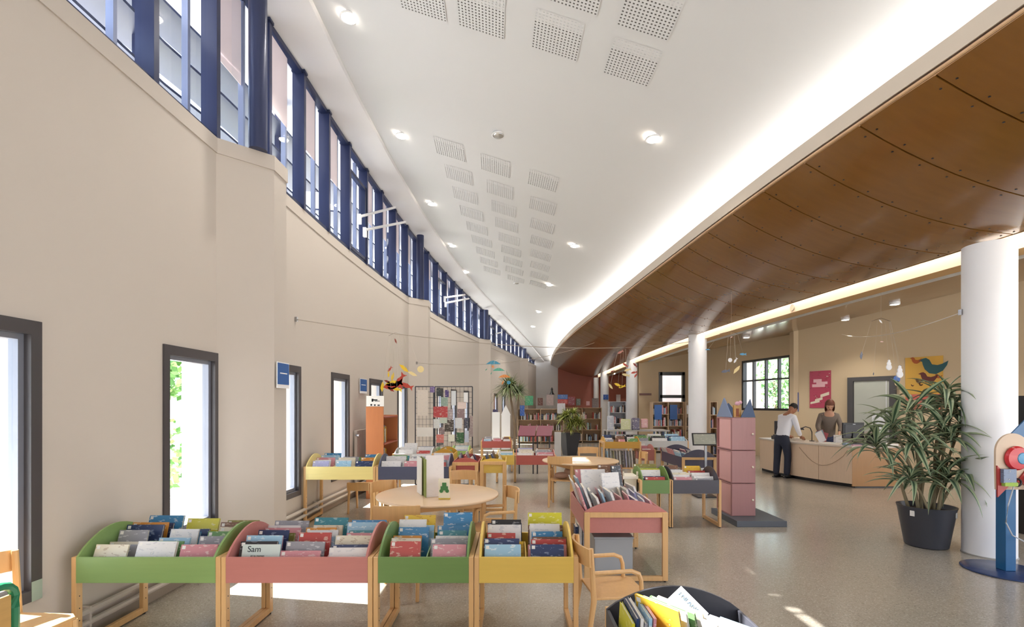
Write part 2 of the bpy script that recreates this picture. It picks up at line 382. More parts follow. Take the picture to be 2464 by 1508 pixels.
# tie rods of the vent openers
for i, (a, b_) in enumerate((((865, 521, 8.65), (950, 499, 10.5)), ((878, 553, 8.9), (975, 534, 10.9)), ((1070, 716, 14.9), (1118, 709, 16.2)), ((1072, 729, 15.0), (1128, 718, 16.6)), ((1180, 806, 20.8), (1208, 799, 21.9)))):
    A, B = P(*a), P(*b_)
    t_ = thing('opener_rod', 'white %s opener rod slanting before the clerestory, %s from the camera' % ('metal vent', nth(i)), 'rod', A, 0, 'window opener rods')
    MB().tube([(0, 0, 0), B-A], .025 if i < 2 else .03, 8).build('rod', M_white, t_, True)
    MB().box(-.03, .03, -.03, .03, -.13, .04).build('bracket', M_white, t_)
# outside sun louvres
ss = thing('sun_louvre', 'long dark blue sun louvre of horizontal slats outside the clerestory glass', 'louvre', (0, 0, 0))
for k in range(2, len(BY)-1, 1):
    y0, y1 = BY[k], BY[k+1]
    for j in (1, 2, 3):
        z = 4.42+j*.42
        if z > zhead(y0)+.1: continue
        if (j == 2 and k in (5, 12)): continue
        xa, xb = G(y0)-.62, G(y1)-.62
        MB().add([(xa-.36, y0, z+.03), (xb-.36, y1, z+.03), (xb+.12, y1, z-.02), (xa+.12, y0, z-.02), (xa-.36, y0, z+.06), (xb-.36, y1, z+.06), (xb+.12, y1, z+.01), (xa+.12, y0, z+.01)],
                 [(0, 3, 2, 1), (4, 5, 6, 7), (0, 1, 5, 4), (1, 2, 6, 5), (2, 3, 7, 6), (3, 0, 4, 7)]).build('slat', M_navy2, ss)
rows = []
for Y in fr(YB, YE, .85): rows.append([(G(Y)-.14, Y, zhead(Y)+.10), (G(Y)-1.15, Y, zhead(Y)+.16), (G(Y)-1.15, Y, zhead(Y)+.34), (G(Y)-.14, Y, zhead(Y)+.34)])
struct(MB().grid(rows).build('sun_block_eave', M_white))  # eave added to block high sun through the clerestory
for y in BY[2::3]:
    MB().box(G(y)-.76, G(y)-.68, y-.09, y+.09, 4.2, zhead(y)+.3).build('fin', M_navy, ss)

# ceiling ----------------------------------------------------------
rows = []
for Y in fr(YB, YE, .7):
    xl = xbreak(Y); xr = Ex(max(Y, 4))+.75
    rows.append([(xl+(xr-xl)*i/16, Y, zc_at(xl+(xr-xl)*i/16, Y)) for i in range(17)])
ceil = struct(MB().grid(rows).build('ceiling', M_ceil, None, True))
rows = []
for Y in fr(YB, YE, .7):
    xl = xbreak(Y); rows.append([(G(Y)-.13, Y, zhead(Y)-.03), (xl-.02, Y, zceil(Y)-.05), (xl, Y, zceil(Y))])
struct(MB().grid(rows).build('ceiling_edge_strip', M_white))  # whiter paint than the ceiling stands in for daylight bounce
# wall above the canopy, closing the room
rows = []
for Y in fr(YB, YE, .7):
    x = Ex(max(Y, 4))+.75; rows.append([(x, Y, 3.3), (x, Y, zc_at(x, Y)+.05)])
struct(MB().grid(rows).build('wall_above_soffit', M_ceil))
# perforated fields, real square holes over a dark back
def perf(nx, ny, sx_, sy_):
    mb = MB(); px_, py_ = sx_/nx, sy_/ny; h = .26
    for i in range(nx):
        for j in range(ny):
            x0, y0 = i*px_-sx_/2, j*py_-sy_/2; x1, y1 = x0+px_, y0+py_; a0, a1 = x0+px_*h, x1-px_*h; b0, b1 = y0+py_*h, y1-py_*h
            mb.add([(x0, y0, 0), (x1, y0, 0), (x1, y1, 0), (x0, y1, 0), (a0, b0, 0), (a1, b0, 0), (a1, b1, 0), (a0, b1, 0),
                    (a0, b0, .005), (a1, b0, .005), (a1, b1, .005), (a0, b1, .005)],
                   [(0, 4, 5, 1), (1, 5, 6, 2), (2, 6, 7, 3), (3, 7, 4, 0), (4, 8, 9, 5), (5, 9, 10, 6), (6, 10, 11, 7), (7, 11, 8, 4)])
            mb.add([(a0, b0, .005), (a1, b0, .005), (a1, b1, .005), (a0, b1, .005)], [(0, 1, 2, 3)], 1)
    return mb.mesh('perforated_panel', [M_ceil, paint('dark_void', '5e5a57', .9)])
pm = perf(14, 14, .52, .52)
def perf_at(x, y):
    o = bpy.data.objects.new('perforated_panel', pm); COL.objects.link(o); o.parent = ceil
    dz = (zc_at(x, y+.1)-zc_at(x, y-.1))/.2; dx = (zc_at(x+.1, y)-zc_at(x-.1, y))/.2
    o.location = (x, y, zc_at(x, y)-.0065); o.rotation_euler = (math.atan(dz), -math.atan(dx), .03)
def onceil(px, py):
    Y = 4.0
    for _ in range(80):
        X = xat(px, Y); z = zc_at(X, Y); Y += ((z-CZ)*F/max(5, HYP-py)-Y)*.4
    return Vector((xat(px, Y), Y, zc_at(xat(px, Y), Y)))
for row in (((1157, 30), (1155, -60)), ((1340, 85), (1385, -40)), ((1520, 150), (1565, 25)), ((1012, -14), ),
            ((1307, 434), (1306, 495), (1305, 543), (1303, 582), (1301, 614), (1299, 641), (1297, 664), (1295, 684)),
            ((1192, 398), (1203, 456), (1212, 502), (1219, 541), (1225, 575), (1230, 604), (1234, 629), (1238, 651), (1241, 671)),
            ((1082, 358), (1104, 420), (1120, 470), (1135, 513), (1148, 549), (1159, 580), (1168, 607), (1176, 630), (1184, 651))):
    for q in row: p = onceil(*q); perf_at(p.x, p.y)

# downlights -------------------------------------------------------
M_lamp = glow('lamp_glass', 'fff4e4', 22); M_lampo = paint('lamp_glass_unlit', 'c9c9c7', .2, metal=.6)
Lrow = [(840, 40), (967, 325), (1040, 489), (1090, 590), (1122, 653), (1155, 707), (1180, 746), (1205, 777), (1228, 803)]
Rrow = [(1573, 332), (1383, 590), (1323, 684), (1297, 749), (1283, 785)]
Mrow = [(1200, 323), (1243, 680)]
dproto = None
def downlight(px, py, lit, lab):
    global dproto
    p = onceil(px, py)
    t_ = thing('downlight', lab, 'light', p+Vector((0, 0, -.001)), 0, 'recessed ceiling downlights')
    MB().lathe([(.085, 0), (.105, -.004), (.11, -.016), (.088, -.02), (.083, -.012), (.083, 0)], 20, cap=False).build('rim', M_white, t_, True)
    MB().lathe([(.083, -.006), (.07, -.028), (.03, -.04), (.0005, -.042)], 20, cap=False).build('lens', M_lamp if lit else M_lampo, t_, True)
    if lit:
        l = bpy.data.lights.new('lamp_light', 'SPOT'); l.energy = 120; l.color = (1, .94, .84); l.spot_size = 2.0; l.spot_blend = .6; l.shadow_soft_size = .08
        lo = bpy.data.objects.new('lamp_light', l); COL.objects.link(lo); lo.location = (0, 0, -.06); lo.parent = t_
for i, q in enumerate(Lrow): downlight(*q, True, 'lit round downlight, %s from the camera in the row beside the clerestory' % nth(i))
for i, q in enumerate(Rrow): downlight(*q, True, 'lit round downlight, %s from the camera in the row beside the wooden soffit' % nth(i))
for i, q in enumerate(Mrow): downlight(*q, False, 'unlit round downlight in mid ceiling, %s from the camera' % nth(i))

# wooden soffit ----------------------------------------------------
def zsof(u): return 4.12-1.32*u+.58*u*u
sof = thing('wooden_soffit', 'long curved varnished wooden soffit hanging over the right side of the hall', 'soffit', (0, 0, 0))
PY = [1.0]
while PY[-1] < YE-.3: PY.append(PY[-1]+.67)
off = (3.69-PY[4]); PY = [y+off for y in PY]; PY = [y for y in PY if y < YE]+[YE]
scr = MB(); NU = 10
for y0, y1 in zip(PY, PY[1:]):
    g = .008; a, c = y0+g, y1-g; rt = []; rb = []
    for y in (a, (a+c)/2, c):
        f0, e0 = Fx(y)+.02, Ex(y); rt.append([(f0+(e0-f0)*i/NU, y, zsof(i/NU)) for i in range(NU+1)]); rb.append([(q[0], q[1], q[2]+.02) for q in rt[-1]])
    mb = MB().grid(rt).grid(rb)
    n = NU+1
    for (r0, r1) in ((rt[0], rb[0]), (rt[-1], rb[-1])): mb.grid([r0, r1])
    mb.build('soffit_panel', M_soffit, sof, True)
    if y0 < 15:
        for y in (y0+.06, y1-.06):
            for i in range(9):
                u = .05+i*.115; x = Fx(y)+.02+(Ex(y)-Fx(y)-.02)*u; scr.lathe([(.009, 0), (.009, .006)], 8, (x, y, zsof(u)-.003))
o = scr.build('screw_heads', paint('dark_screw', '1c0f08', .5), sof); o['kind'] = 'stuff'
rows = [[(Fx(y)+.03+(Ex(y)-Fx(y)-.03)*i/NU, y, zsof(i/NU)+.03) for i in range(NU+1)] for y in fr(1.0, YE, .67)]
MB().grid(rows).build('backing', paint('soffit_gap', '3a1d0c', .8), sof, True)
# front fascia with shadow gap and cream lip
fa = MB(); gp = MB(); lp = MB()
ysf = fr(1.0, YE, .5)
fa.grid([[(Fx(y)-.0, y, 4.17), (Fx(y)-.03, y, 4.30), (Fx(y)+.03, y, 4.30), (Fx(y)+.10, y, 4.17), (Fx(y), y, 4.17)] for y in ysf])
gp.grid([[(Fx(y)+.012, y, 4.12), (Fx(y)+.012, y, 4.18)] for y in ysf])
lp.grid([[(Fx(y)+.03, y, 4.118), (Fx(y)-.004, y, 4.128), (Fx(y)-.004, y, 4.145), (Fx(y)+.03, y, 4.145)] for y in ysf])
fa.build('fascia', M_trim, sof, True); gp.build('shadow_gap', paint('dark_gap', '4a2f1c', .7), sof); lp.build('lip', wood('pale_edge_wood', 'd8b088', .4), sof)
MB().grid([[(Ex(y), y, 3.375), (Ex(y)+.012, y, 3.375), (Ex(y)+.012, y, 3.46), (Ex(y), y, 3.46)] for y in ysf]).build('rear_edge', wood('pale_edge_wood', 'd8b088', .4), sof)
MB().grid([[(Fx(y)+.02, y, 4.24), (Fx(y)+.35, y, 4.18), (Ex(y)+.7, y, 3.75)] for y in ysf]).build('top_board', M_ceil, sof)
# cove light tubes on top of the soffit (hidden behind the fascia), lighting the ceiling
def strip(name, pts, w, power, aim, col=(1, .95, .87), cat='cove'):
    for A, B in zip(pts, pts[1:]):
        A, B = Vector(A), Vector(B); l = bpy.data.lights.new(name, 'AREA'); l.shape = 'RECTANGLE'; l.size = (B-A).length; l.size_y = w
        l.energy = power*(B-A).length*(1.7 if A.y > 16 and name == 'cove_light' else 1); l.color = col; o = bpy.data.objects.new(name, l); COL.objects.link(o); o.location = (A+B)/2
        x = (B-A).normalized(); z = -Vector(aim).normalized(); y = z.cross(x).normalized(); z = x.cross(y)
        o.rotation_euler = Matrix((x, y, z)).transposed().to_euler()
strip('cove_light', [(Fx(y)+.22, y, 4.29) for y in (1.2, 4.5, 8, 12, 16.5, 21, 25.5, 30)], .1, 3.6, (-.1, 0, 1))

# beam behind the soffit edge with its own light gap ---------------
bm = MB(); YBM = fr(1.5, 29.0, .5)
for y0, y1 in zip(YBM, YBM[1:]):
    x0, x1 = Ex(y0)+.20, Ex(y1)+.20
    bm.add([(x0, y0, 3.27), (x1, y1, 3.27), (x1+.28, y1, 3.27), (x0+.28, y0, 3.27), (x0, y0, 3.75), (x1, y1, 3.75), (x1+.28, y1, 3.75), (x0+.28, y0, 3.75)],
           [(4, 5, 6, 7), (0, 1, 5, 4), (2, 3, 7, 6)], 0)
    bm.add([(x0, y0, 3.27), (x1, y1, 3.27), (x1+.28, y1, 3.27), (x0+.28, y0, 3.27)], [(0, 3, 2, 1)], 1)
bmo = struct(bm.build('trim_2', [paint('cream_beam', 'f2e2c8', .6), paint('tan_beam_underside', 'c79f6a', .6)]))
strip('beam_cove_light', [(Ex(y)+.10, y, 3.60) for y in (1.6, 5, 8.5, 12, 16, 20, 24.5, 29)], .06, 3.6, (.25, 0, -1))
o = MB().lathe([(.06, 0), (.06, .01)], 20).build('beam_downlight_off', M_lampo, None); o.location = (Ex(8.7)+.19, 8.7, 3.36); o.rotation_euler = (0, PI/2, 0)  # recessed downlight in the beam, switched off
tag(o, 'small round unlit downlight set in the lit cream beam', 'grille')

# right wing -------------------------------------------------------
A1 = Vector((8.7, 12.5, 0)); D1 = Vector((-.664, 1, 0))
def r1(t): return A1+D1*t
C0, C1 = r1(-9.5), r1(1.23)          # near end, far corner
R2a, R2b = Vector((8.12-.23*(-.47), 13.73, 0)), Vector((7.0, 19.1, 0))
def wallseg(mb, A, B, z0, z1, th=.2, side=1):
    A, B = Vector(A), Vector(B); n = Vector((B.y-A.y, -(B.x-A.x), 0)).normalized()*th*side
    mb.prism([(A.x, A.y, z0), (B.x, B.y, z0), (B.x+n.x, B.y+n.y, z0), (A.x+n.x, A.y+n.y, z0)], (0, 0, z1-z0))
struct((lambda m: (wallseg(m, C0, C1, 0, 4.5), m)[1])(MB()).build('wall_right', M_rwall))
# wall with the big window (R2)
d2 = (R2b-R2a).normalized()
def hit(px, A, d):
    r = (px-CXP)/F   # X = r Y
    t = (r*A.y-A.x)/(d.x-r*d.y); return A+d*t
wa, wb = hit(1900, R2a, d2), hit(1784, R2a, d2)
m = MB(); wallseg(m, R2a, wa, 0, 4.5); wallseg(m, wa, wb, 0, 1.44); wallseg(m, wa, wb, 3.08, 4.5); wallseg(m, wb, R2b, 0, 4.5)
struct(m.build('wall_reading', M_rwall))
# return between R1 corner and R2 start
struct((lambda m: (wallseg(m, C1, R2a+Vector((.0, .0, 0)), 0, 4.5), m)[1])(MB()).build('wall_return', M_rwall))
L2 = (wb-wa).length; M2 = Matrix.Translation(wa) @ Matrix.Rotation(math.atan2(d2.y, d2.x), 4, 'Z')
M_bframe = paint('dark_window_frame', '33322f', .35)
f = MB(); e = .045
f.box(0, L2, -.16, -.02, 1.44, 1.44+.07, 0, M2); f.box(0, L2, -.16, -.02, 3.01, 3.08, 0, M2); f.box(0, .06, -.16, -.02, 1.5, 3.02, 0, M2); f.box(L2-.06, L2, -.16, -.02, 1.5, 3.02, 0, M2)
fo = struct(f.build('window_20', M_bframe))
for k in (.24, .5, .76): MB().box(L2*k-e/2, L2*k+e/2, -.14, -.04, 1.51, 3.01, 0, M2).build('bar', M_bframe, fo)
for k in range(4): MB().box(L2*(.0+.255*k)+.03, L2*(.0+.255*k)+.03+L2*.2, -.14, -.04, 2.38, 2.43, 0, M2).build('bar', M_bframe, fo)
for k in range(4): MB().box(L2*.25*k+.04, L2*.25*(k+1)-.04, -.09, -.084, 1.51, 3.01, 0, M2).build('pane', M_glass, fo)
# R3 with door / window facing the camera
Y3 = 19.1
x3 = [xat(p, Y3) for p in (1537, 1588, 1647, 1662)]; zt3 = zat(898, Y3); zm3 = zat(950, Y3)
m = MB(); m.box(x3[0], x3[1], Y3, Y3+.2, 0, 4.5); m.box(x3[1], x3[2], Y3, Y3+.2, zt3, 4.5); m.box(x3[1], x3[2], Y3, Y3+.2, 0, .9); m.box(x3[2], x3[3]+.6, Y3, Y3+.2, 0, 4.5)
struct(m.build('wall_back_right', M_rwall))
f = MB(); f.box(x3[1]-.05, x3[1]+.09, Y3-.02, Y3+.1, .9, zt3+.05); f.box(x3[2]-.09, x3[2]+.02, Y3-.02, Y3+.1, .9, zt3+.05); f.box(x3[1], x3[2], Y3-.02, Y3+.1, zt3-.08, zt3+.05); f.box(x3[1], x3[2], Y3-.02, Y3+.1, zm3-.12, zm3); f.box(x3[1], x3[2], Y3-.02, Y3+.1, .9, .97)
fo = struct(f.build('window_21', M_bframe)); MB().box(x3[1], x3[2], Y3+.04, Y3+.046, .97, zt3-.08).build('pane', M_glass, fo)
struct(MB().box(x3[0]+.02, x3[1]-.35, Y3-.05, Y3-.01, zat(951, Y3), zat(946, Y3)).build('trim_3', wood('dark_rail_wood', '6d3a28')))
# side wall behind column row and the red end wall
struct((lambda m: (wallseg(m, (x3[0], Y3+.2), (8.6, YE), 0, 4.5), m)[1])(MB()).build('wall_side_far', M_rwall))
struct(MB().box(2.87, 9.2, YE, YE+.2, 0, 5.2).build('wall_end', M_red)); struct(MB().box(Wl(YE)-.3, 2.87, YE-.02, YE+.2, 0, 5.2).build('wall_end_left', M_white))
struct(MB().box(-3.3, 2.2, YB-.2, YB, 0, 6.5).build('wall_rear', M_wall)); struct(MB().box(2.2, 13.5, YB-.2, YB, 3.0, 6.5).build('wall_rear_upper', M_wall))
# right wing ceiling (glossy brown)
def rx(Y):
    if Y < C1.y: return A1.x+D1.x*(Y-A1.y)
    if Y < Y3: return R2a.x+(R2b.x-R2a.x)*(Y-R2a.y)/(R2b.y-R2a.y)+.05
    return x3[0]+.2+(8.6-x3[0])*(Y-Y3)/(YE-Y3)
def wingz(x, y):
    xl = Ex(max(y, 4))+.44; xr = rx(y)+.1; u = (x-xl)/(xr-xl); return 3.55+(interp(ZR, y)-3.55)*u**1.4-.12*math.sin(PI*u)
ZR = [(2, 4.35), (9.86, 4.25), (10.68, 4.12), (12, 3.92), (13.73, 3.69), (19, 3.72), (31, 3.7)]
rows = []
for Y in fr(2, YE, .45):
    xl = Ex(max(Y, 4))+.44; xr = rx(Y)+.1; zr = interp(ZR, Y); rows.append([(xl+(xr-xl)*i/8, Y, 3.55+(zr-3.55)*(i/8)**1.4-.12*math.sin(PI*i/8)) for i in range(9)])
struct(MB().grid(rows).build('ceiling_wing', soffit('brown_wing_ceiling'), None, True))

for i, (x, y) in enumerate(((7.6, 9.6), (8.0, 11.6), (6.4, 13.2), (6.1, 16.5), (6.2, 21.5), (9.2, 8.2), (5.6, 26.5), (7.0, 28.0))):  # the pair before the red end wall is added to brighten it
    l = bpy.data.lights.new('wing_lamp_light', 'SPOT'); l.energy = 75; l.color = (1, .92, .80); l.spot_size = 2.1; l.spot_blend = .7; l.shadow_soft_size = .08
    t_ = thing('downlight', 'round lamp in the brown wing ceiling, %s' % ('above the desk', 'above the woman', 'left of the desk', 'near the black window', 'far back', 'by the poster wall', 'left, added to light the red end wall', 'right, added to light the red end wall')[i], 'light', (x, y, wingz(x, y)-.05))
    MB().lathe([(.0005, .008), (.07, .008), (.07, 0), (.09, -.004), (.09, .05)], 16, cap=False).build('housing', M_white, t_, True)
    MB().lathe([(.0005, 0), (.07, 0)], 16, cap=False).build('lens', M_lamp, t_)
    lo = bpy.data.objects.new('wing_lamp_light', l); COL.objects.link(lo); lo.location = (0, 0, -.03); lo.parent = t_
# columns ----------------------------------------------------------
cols = [(5.13, 5.2, 3.32, 'nearest fat round white column beside the potted plant'), (4.72, 12.3, 3.45, 'second round white column behind the pink castle tower'),
        (4.76, 19.2, 3.45, 'third round white column, behind the yellow-fronted magazine bin'), (4.98, 26.0, 3.45, 'farthest large white column carrying a small blue sign')]
for x, y, h, lab in cols:
    t_ = thing('column', lab, 'column', (x, y, 0))
    MB().lathe([(.22, 0), (.22, h)], 40).build('shaft', M_white, t_, True)
    if y < 6: MB().lathe([(.228, 0), (.228, .008), (.222, .012)], 40).build('foot_ring', paint('pale_grey_ring', 'aaa8a4'), t_, True)
o = MB().lathe([(.16, 0), (.16, 3.3)], 20).build('column', M_white, None, True, loc=(5.15, 29.6, 0)); tag(o, 'thin cream column against the red end wall', 'column')

# outside ----------------------------------------------------------
for i, (x, y) in enumerate(((-4.15, 3.72), (-4.0, 6.1), (-4.0, 9.6), (-3.9, 12.9))):
    hw = .1 if i == 1 else .22
    tag(MB().box(-hw, hw, -hw, hw, 0, 4.1).build('outside_pillar', M_white, loc=(x, y, -.12)), 'square white pillar outdoors beyond the %s slot window' % ('nearest', 'second', 'fourth', 'sixth')[i], 'pillar')
def blob(mb, c, r, n, seed, leaf=.07):
    rd = random.Random(seed)
    for _ in range(n):
        d = Vector((rd.gauss(0, 1), rd.gauss(0, 1), rd.gauss(0, 1))).normalized()*r*rd.uniform(.6, 1.05); p = Vector(c)+d
        a = Vector((rd.gauss(0, 1), rd.gauss(0, 1), rd.gauss(0, 1))).normalized(); b = a.orthogonal().normalized()
        mb.add([p-a*leaf, p+b*leaf*.6, p+a*leaf, p-b*leaf*.6], [(0, 1, 2, 3)], rd.randint(0, 1))
    return mb
M_leafA = paint('leaf_green', '5f8a48', .6, .2); M_leafB = paint('leaf_light_green', '8fb068', .6, .2); M_bark = paint('bark', '6b5a48', .8, .2)
def tree(x, y, h, r, lab, seed):
    t_ = thing('garden_tree', lab, 'tree', (x, y, -.12))
    MB().tube([(0, 0, 0), (.1, 0, h*.5), (0, .1, h)], [.14, .1, .05], 8).build('trunk', M_bark, t_, True)
    o = MB()
    for k in range(5):
        rd = random.Random(seed+k); blob(o, (rd.uniform(-r, r)*.6, rd.uniform(-r, r)*.6, h*rd.uniform(.6, 1.1)), r*.75, 260, seed*7+k, .13)
    o.build('foliage', [M_leafA, M_leafB], t_)['kind'] = 'stuff'
tree(-9.5, 14.5, 3.6, 1.4, 'leafy garden tree seen through the second slot window', 3)
for i, (x, y) in enumerate(((11.5, 18.5), (15.2, 23.5), (16, 29.5), (17, 18.5))):
    tree(x, y, 3.4, 1.7, 'leafy tree outside the black-framed window, %s from the left' % ('third', 'second', 'first', 'fourth')[i], 20+i)
hg = MB(); rd = random.Random(5)
for k in range(14): blob(hg, (-6.8+rd.uniform(-.4, .4), 8+k*.7, .6), .7, 120, 50+k, .09)
tag(hg.build('hedge', [M_leafA, M_leafB]), 'clipped green hedge outdoors behind the second slot window', 'hedge', kind='stuff')
tag(MB().box(0, 6, 0, .3, 0, 5).build('pink_house_wall', paint('pale_pink_render', 'e2c8c0', .8), loc=(7.4, 26, -.12)), 'pale pink wall of a house outside the far window', 'wall')
# =================================================================== BOOKS
INK = {'blue': ('3f86b8', 'd4e3ea'), 'navy': ('2f3f66', '8fa0bd'), 'white': ('e2e0df', 'b9bcc4'), 'cream': ('e0d7c2', 'a98d70'), 'red': ('b84a48', 'e6c9b8'),
       'yellow': ('e0b93c', 'b8702c'), 'orange': ('d9923f', 'efe0c0'), 'pink': ('cf8f98', 'eadada'), 'green': ('6f9a62', 'dfe6c4'), 'teal': ('3f8796', 'a9ccd0'),
       'grey': ('9a9aa2', 'd8d8dc'), 'lilac': ('a9a9cf', 'dcd9ea'), 'olive': ('8a8448', 'cdbf90'), 'brown': ('7d5a48', 'cdb49c'), 'lime': ('cfc93a', 'e9e6a8'), 'sky': ('9cc3dc', 'eef3f6'),
       'black': ('26262c', '8a8a92')}
BM_ = {}
def bookmesh(w, h, th, ink):
    w, h, th = round(w/.02)*.02, round(h/.02)*.02, round(th/.004)*.004
    k = (w, h, th, ink)
    if k not in BM_:
        c = .0022; mb = MB()
        mb.box(-w/2, w/2, 0, c, 0, h); mb.box(-w/2, w/2, th-c, th, 0, h); mb.box(-w/2, -w/2+c, c, th-c, 0, h)
        mb.box(-w/2+c, w/2-.004, c, th-c, .004, h-.004, 1)
        mb.box(-w/2+.008, -w/2+.03, -.0004, 0, h-.03, h-.008, 2)
        BM_[k] = mb.mesh('book', [cover('cover_'+ink, *INK[ink]), M_pages, M_paper])
    return BM_[k]
NB = [0]
def book(w, h, th, ink, M, label, group=None, cat='book', name='picture_book'):
    o = bpy.data.objects.new(name, bookmesh(w, h, th, ink)); COL.objects.link(o); o.matrix_world = M; NB[0] += 1
    return tag(o, label, cat, group)
SIDE = {1: ['only stack'], 2: ['left stack', 'right stack'], 3: ['left stack', 'middle stack', 'right stack']}

# =================================================================== BOOK BINS
BC = {'green': '84a262', 'pink': 'bd7a74', 'yellow': 'dfbd5c', 'pale yellow': 'efdd92', 'slate': '4b5069', 'charcoal': '45424c', 'lime green': '9cc06c', 'brick red': 'b65f58', 'ochre': 'c99a3e', 'navy': '4a4658', 'grey': 'c8c8c8', 'black': '3d3d44', 'darkgreen': '6c8c4e'}
def bin_(label, X, Y, W, D, zt, zb, colr, comps=3, rz=0, arch=.15, legmat=None, group='book bins on sled legs', sledW=.032, railtop=True):
    mc = wood('stain_'+colr, BC[colr], .42, .07, 'X', .8); lm = legmat or M_beech
    t_ = thing('book_bin', label, 'book bin', (X, Y, 0), rz, group); T = .014
    MB().box(0, W, 0, T, zb, zt).build('front_panel', mc, t_, bevel=.002)
    MB().box(0, W, D-T, D, zb, zt).build('back_panel', mc, t_)
    MB().box(T, W-T, T, D-T, zb+.002, zb+.014).build('tray', mc, t_)
    pr = [(0, zb), (D, zb), (D, zt)]+[(D-D*i/14, zt+arch*math.sin(PI*i/14)**.8) for i in range(1, 14)]+[(0, zt)]
    for x in (0, W-T): MB().prism([(x, y+.0005 if y == 0 else y, z) for y, z in pr], (T, 0, 0)).build('side_panel', mc, t_)
    for i in range(1, comps):
        x = W*i/comps; MB().prism([(x-.004, T+.002+(D-2*T-.004)*(y/D), z if z > zb else zb+.015) for y, z in [(q[0], zb+(q[1]-zb)*.5) for q in pr]], (.008, 0, 0)).build('divider', mc, t_)
    s = sledW
    for x0 in (-s, W):
        MB().box(x0, x0+s, .0, .05, 0.012, zt).build('leg', lm, t_, bevel=.004)
        MB().box(x0, x0+s, D-.05, D, 0.012, zt).build('leg', lm, t_, bevel=.004)
        MB().box(x0, x0+s, .05, D-.05, .012, .055).build('foot_rail', lm, t_, bevel=.003)
        if railtop: MB().box(x0, x0+s, .05, D-.05, zt-.045, zt).build('top_rail', lm, t_, bevel=.003)
        for yy in (.025, D-.025): MB().lathe([(.012, 0), (.012, .012)], 10, (x0+s/2, yy, 0)).build('foot_pad', M_black, t_)
        hl = MB()
        for zz in (.12, .2, .28, .36):
            if zz < zb-.04:
                for yy in (.025, D-.025): hl.lathe([(.004, 0), (.004, .002)], 6, (0, 0, 0), M=Matrix.Translation((x0+(s if x0 < 0 else 0), yy, zz)) @ Matrix.Rotation(PI/2 if x0 < 0 else -PI/2, 4, 'Y'))
        if hl.v: hl.build('peg_holes', M_black, t_)['kind'] = 'stuff'
    return t_
def fill(t_, W, D, zb, comps, short, seqs=None, seed=1, tilt=18, space=.058, hr=(.22, .30), inks=None, jit=.03):
    rd = random.Random(seed); cw = W/comps; B = t_.matrix_basis.copy()
    B = Matrix.Translation(t_.location) @ Matrix.Rotation(t_.rotation_euler.z, 4, 'Z')
    inks = inks or ['white', 'blue', 'white', 'grey', 'red', 'cream', 'sky', 'lilac', 'yellow', 'pink', 'teal', 'navy', 'green', 'brown']
    for c in range(comps):
        seq = seqs[c] if seqs else None
        n = len(seq) if seq else int((D-.10)/space); sp_ = (D-.12)/max(1, n-1) if n > 1 else .05
        sp_ = min(sp_, space*1.35); y = .022; used = {}
        for i in range(n):
            ink = seq[i] if seq else rd.choice(inks)
            w = min(cw-.03, rd.uniform(cw-.10, cw-.03)) if cw > .22 else cw-.035
            h = rd.uniform(*hr)*(.84+.22*i/max(1, n-1)); th = rd.uniform(.008, .022)
            x = c*cw+cw/2+rd.uniform(-1, 1)*(cw-.025-w)/2*.8
            tl = math.radians(tilt+rd.uniform(-1.2, 1.2)+ (0 if i else 2))
            M = B @ Matrix.Translation((x, y, zb+.0155+math.sin(tl)*0)) @ Matrix.Rotation(rd.uniform(-jit, jit), 4, 'Z') @ Matrix.Rotation(-tl, 4, 'X')
            pos = nth(i)+' from the front' if i < n-1 else 'rearmost'
            s_ = '%s book, %s, %s, %s' % (ink, pos.replace('from the front', 'from front'), SIDE[comps][c], short)
            if comps == 1: s_ = '%s book, %s in %s' % (ink, pos.replace('from the front', 'from front'), short)
            book(w, h, th, ink, M, s_, 'picture books in '+short)
            y += sp_*rd.uniform(.93, 1.05)
            if y > D-.075: break
g1 = bin_('green three-bay book bin against the left wall, nearest row', -2.815, 3.12, .90, .62, .62, .453, 'green')
fill(g1, .90, .62, .453, 3, 'the green bin by the wall', [['cream', 'grey', 'cream', 'grey', 'navy', 'orange', 'navy', 'blue'], ['white', 'green', 'sky', 'white', 'blue', 'navy', 'lime'], ['pink', 'navy', 'grey', 'lilac', 'green', 'white', 'cream', 'brown', 'olive']], 3)
r1_ = bin_('wide pink-red book bin, second from the wall in the nearest row', -1.848, 3.12, .915, .62, .62, .453, 'pink')
fill(r1_, .915, .62, .453, 3, 'the wide pink front bin', [['black', 'sky', 'pink', 'navy', 'olive', 'pink', 'white', 'grey'], ['pink', 'grey', 'red', 'sky', 'white', 'orange', 'cream', 'teal'], ['white', 'navy', 'cream', 'pink', 'teal', 'sky', 'blue', 'white']], 5)
g2 = bin_('narrow green book bin between the pink and yellow front bins', -.865, 3.12, .585, .62, .62, .453, 'darkgreen', 2)
fill(g2, .585, .62, .453, 2, 'the narrow green front bin', [['red', 'cream', 'green', 'orange', 'blue', 'white', 'sky', 'yellow'], ['pink', 'white', 'grey', 'white', 'teal', 'white', 'blue', 'blue']], 8)
y1_ = bin_('yellow book bin at the right end of the nearest row', -.212, 3.12, .61, .62, .62, .453, 'yellow', 2)
fill(y1_, .61, .62, .453, 2, 'the yellow front bin', [['sky', 'navy', 'yellow', 'red', 'white', 'black', 'pink', 'navy'], ['navy', 'pink', 'red', 'brown', 'blue', 'white', 'red', 'brown', 'lime']], 11)
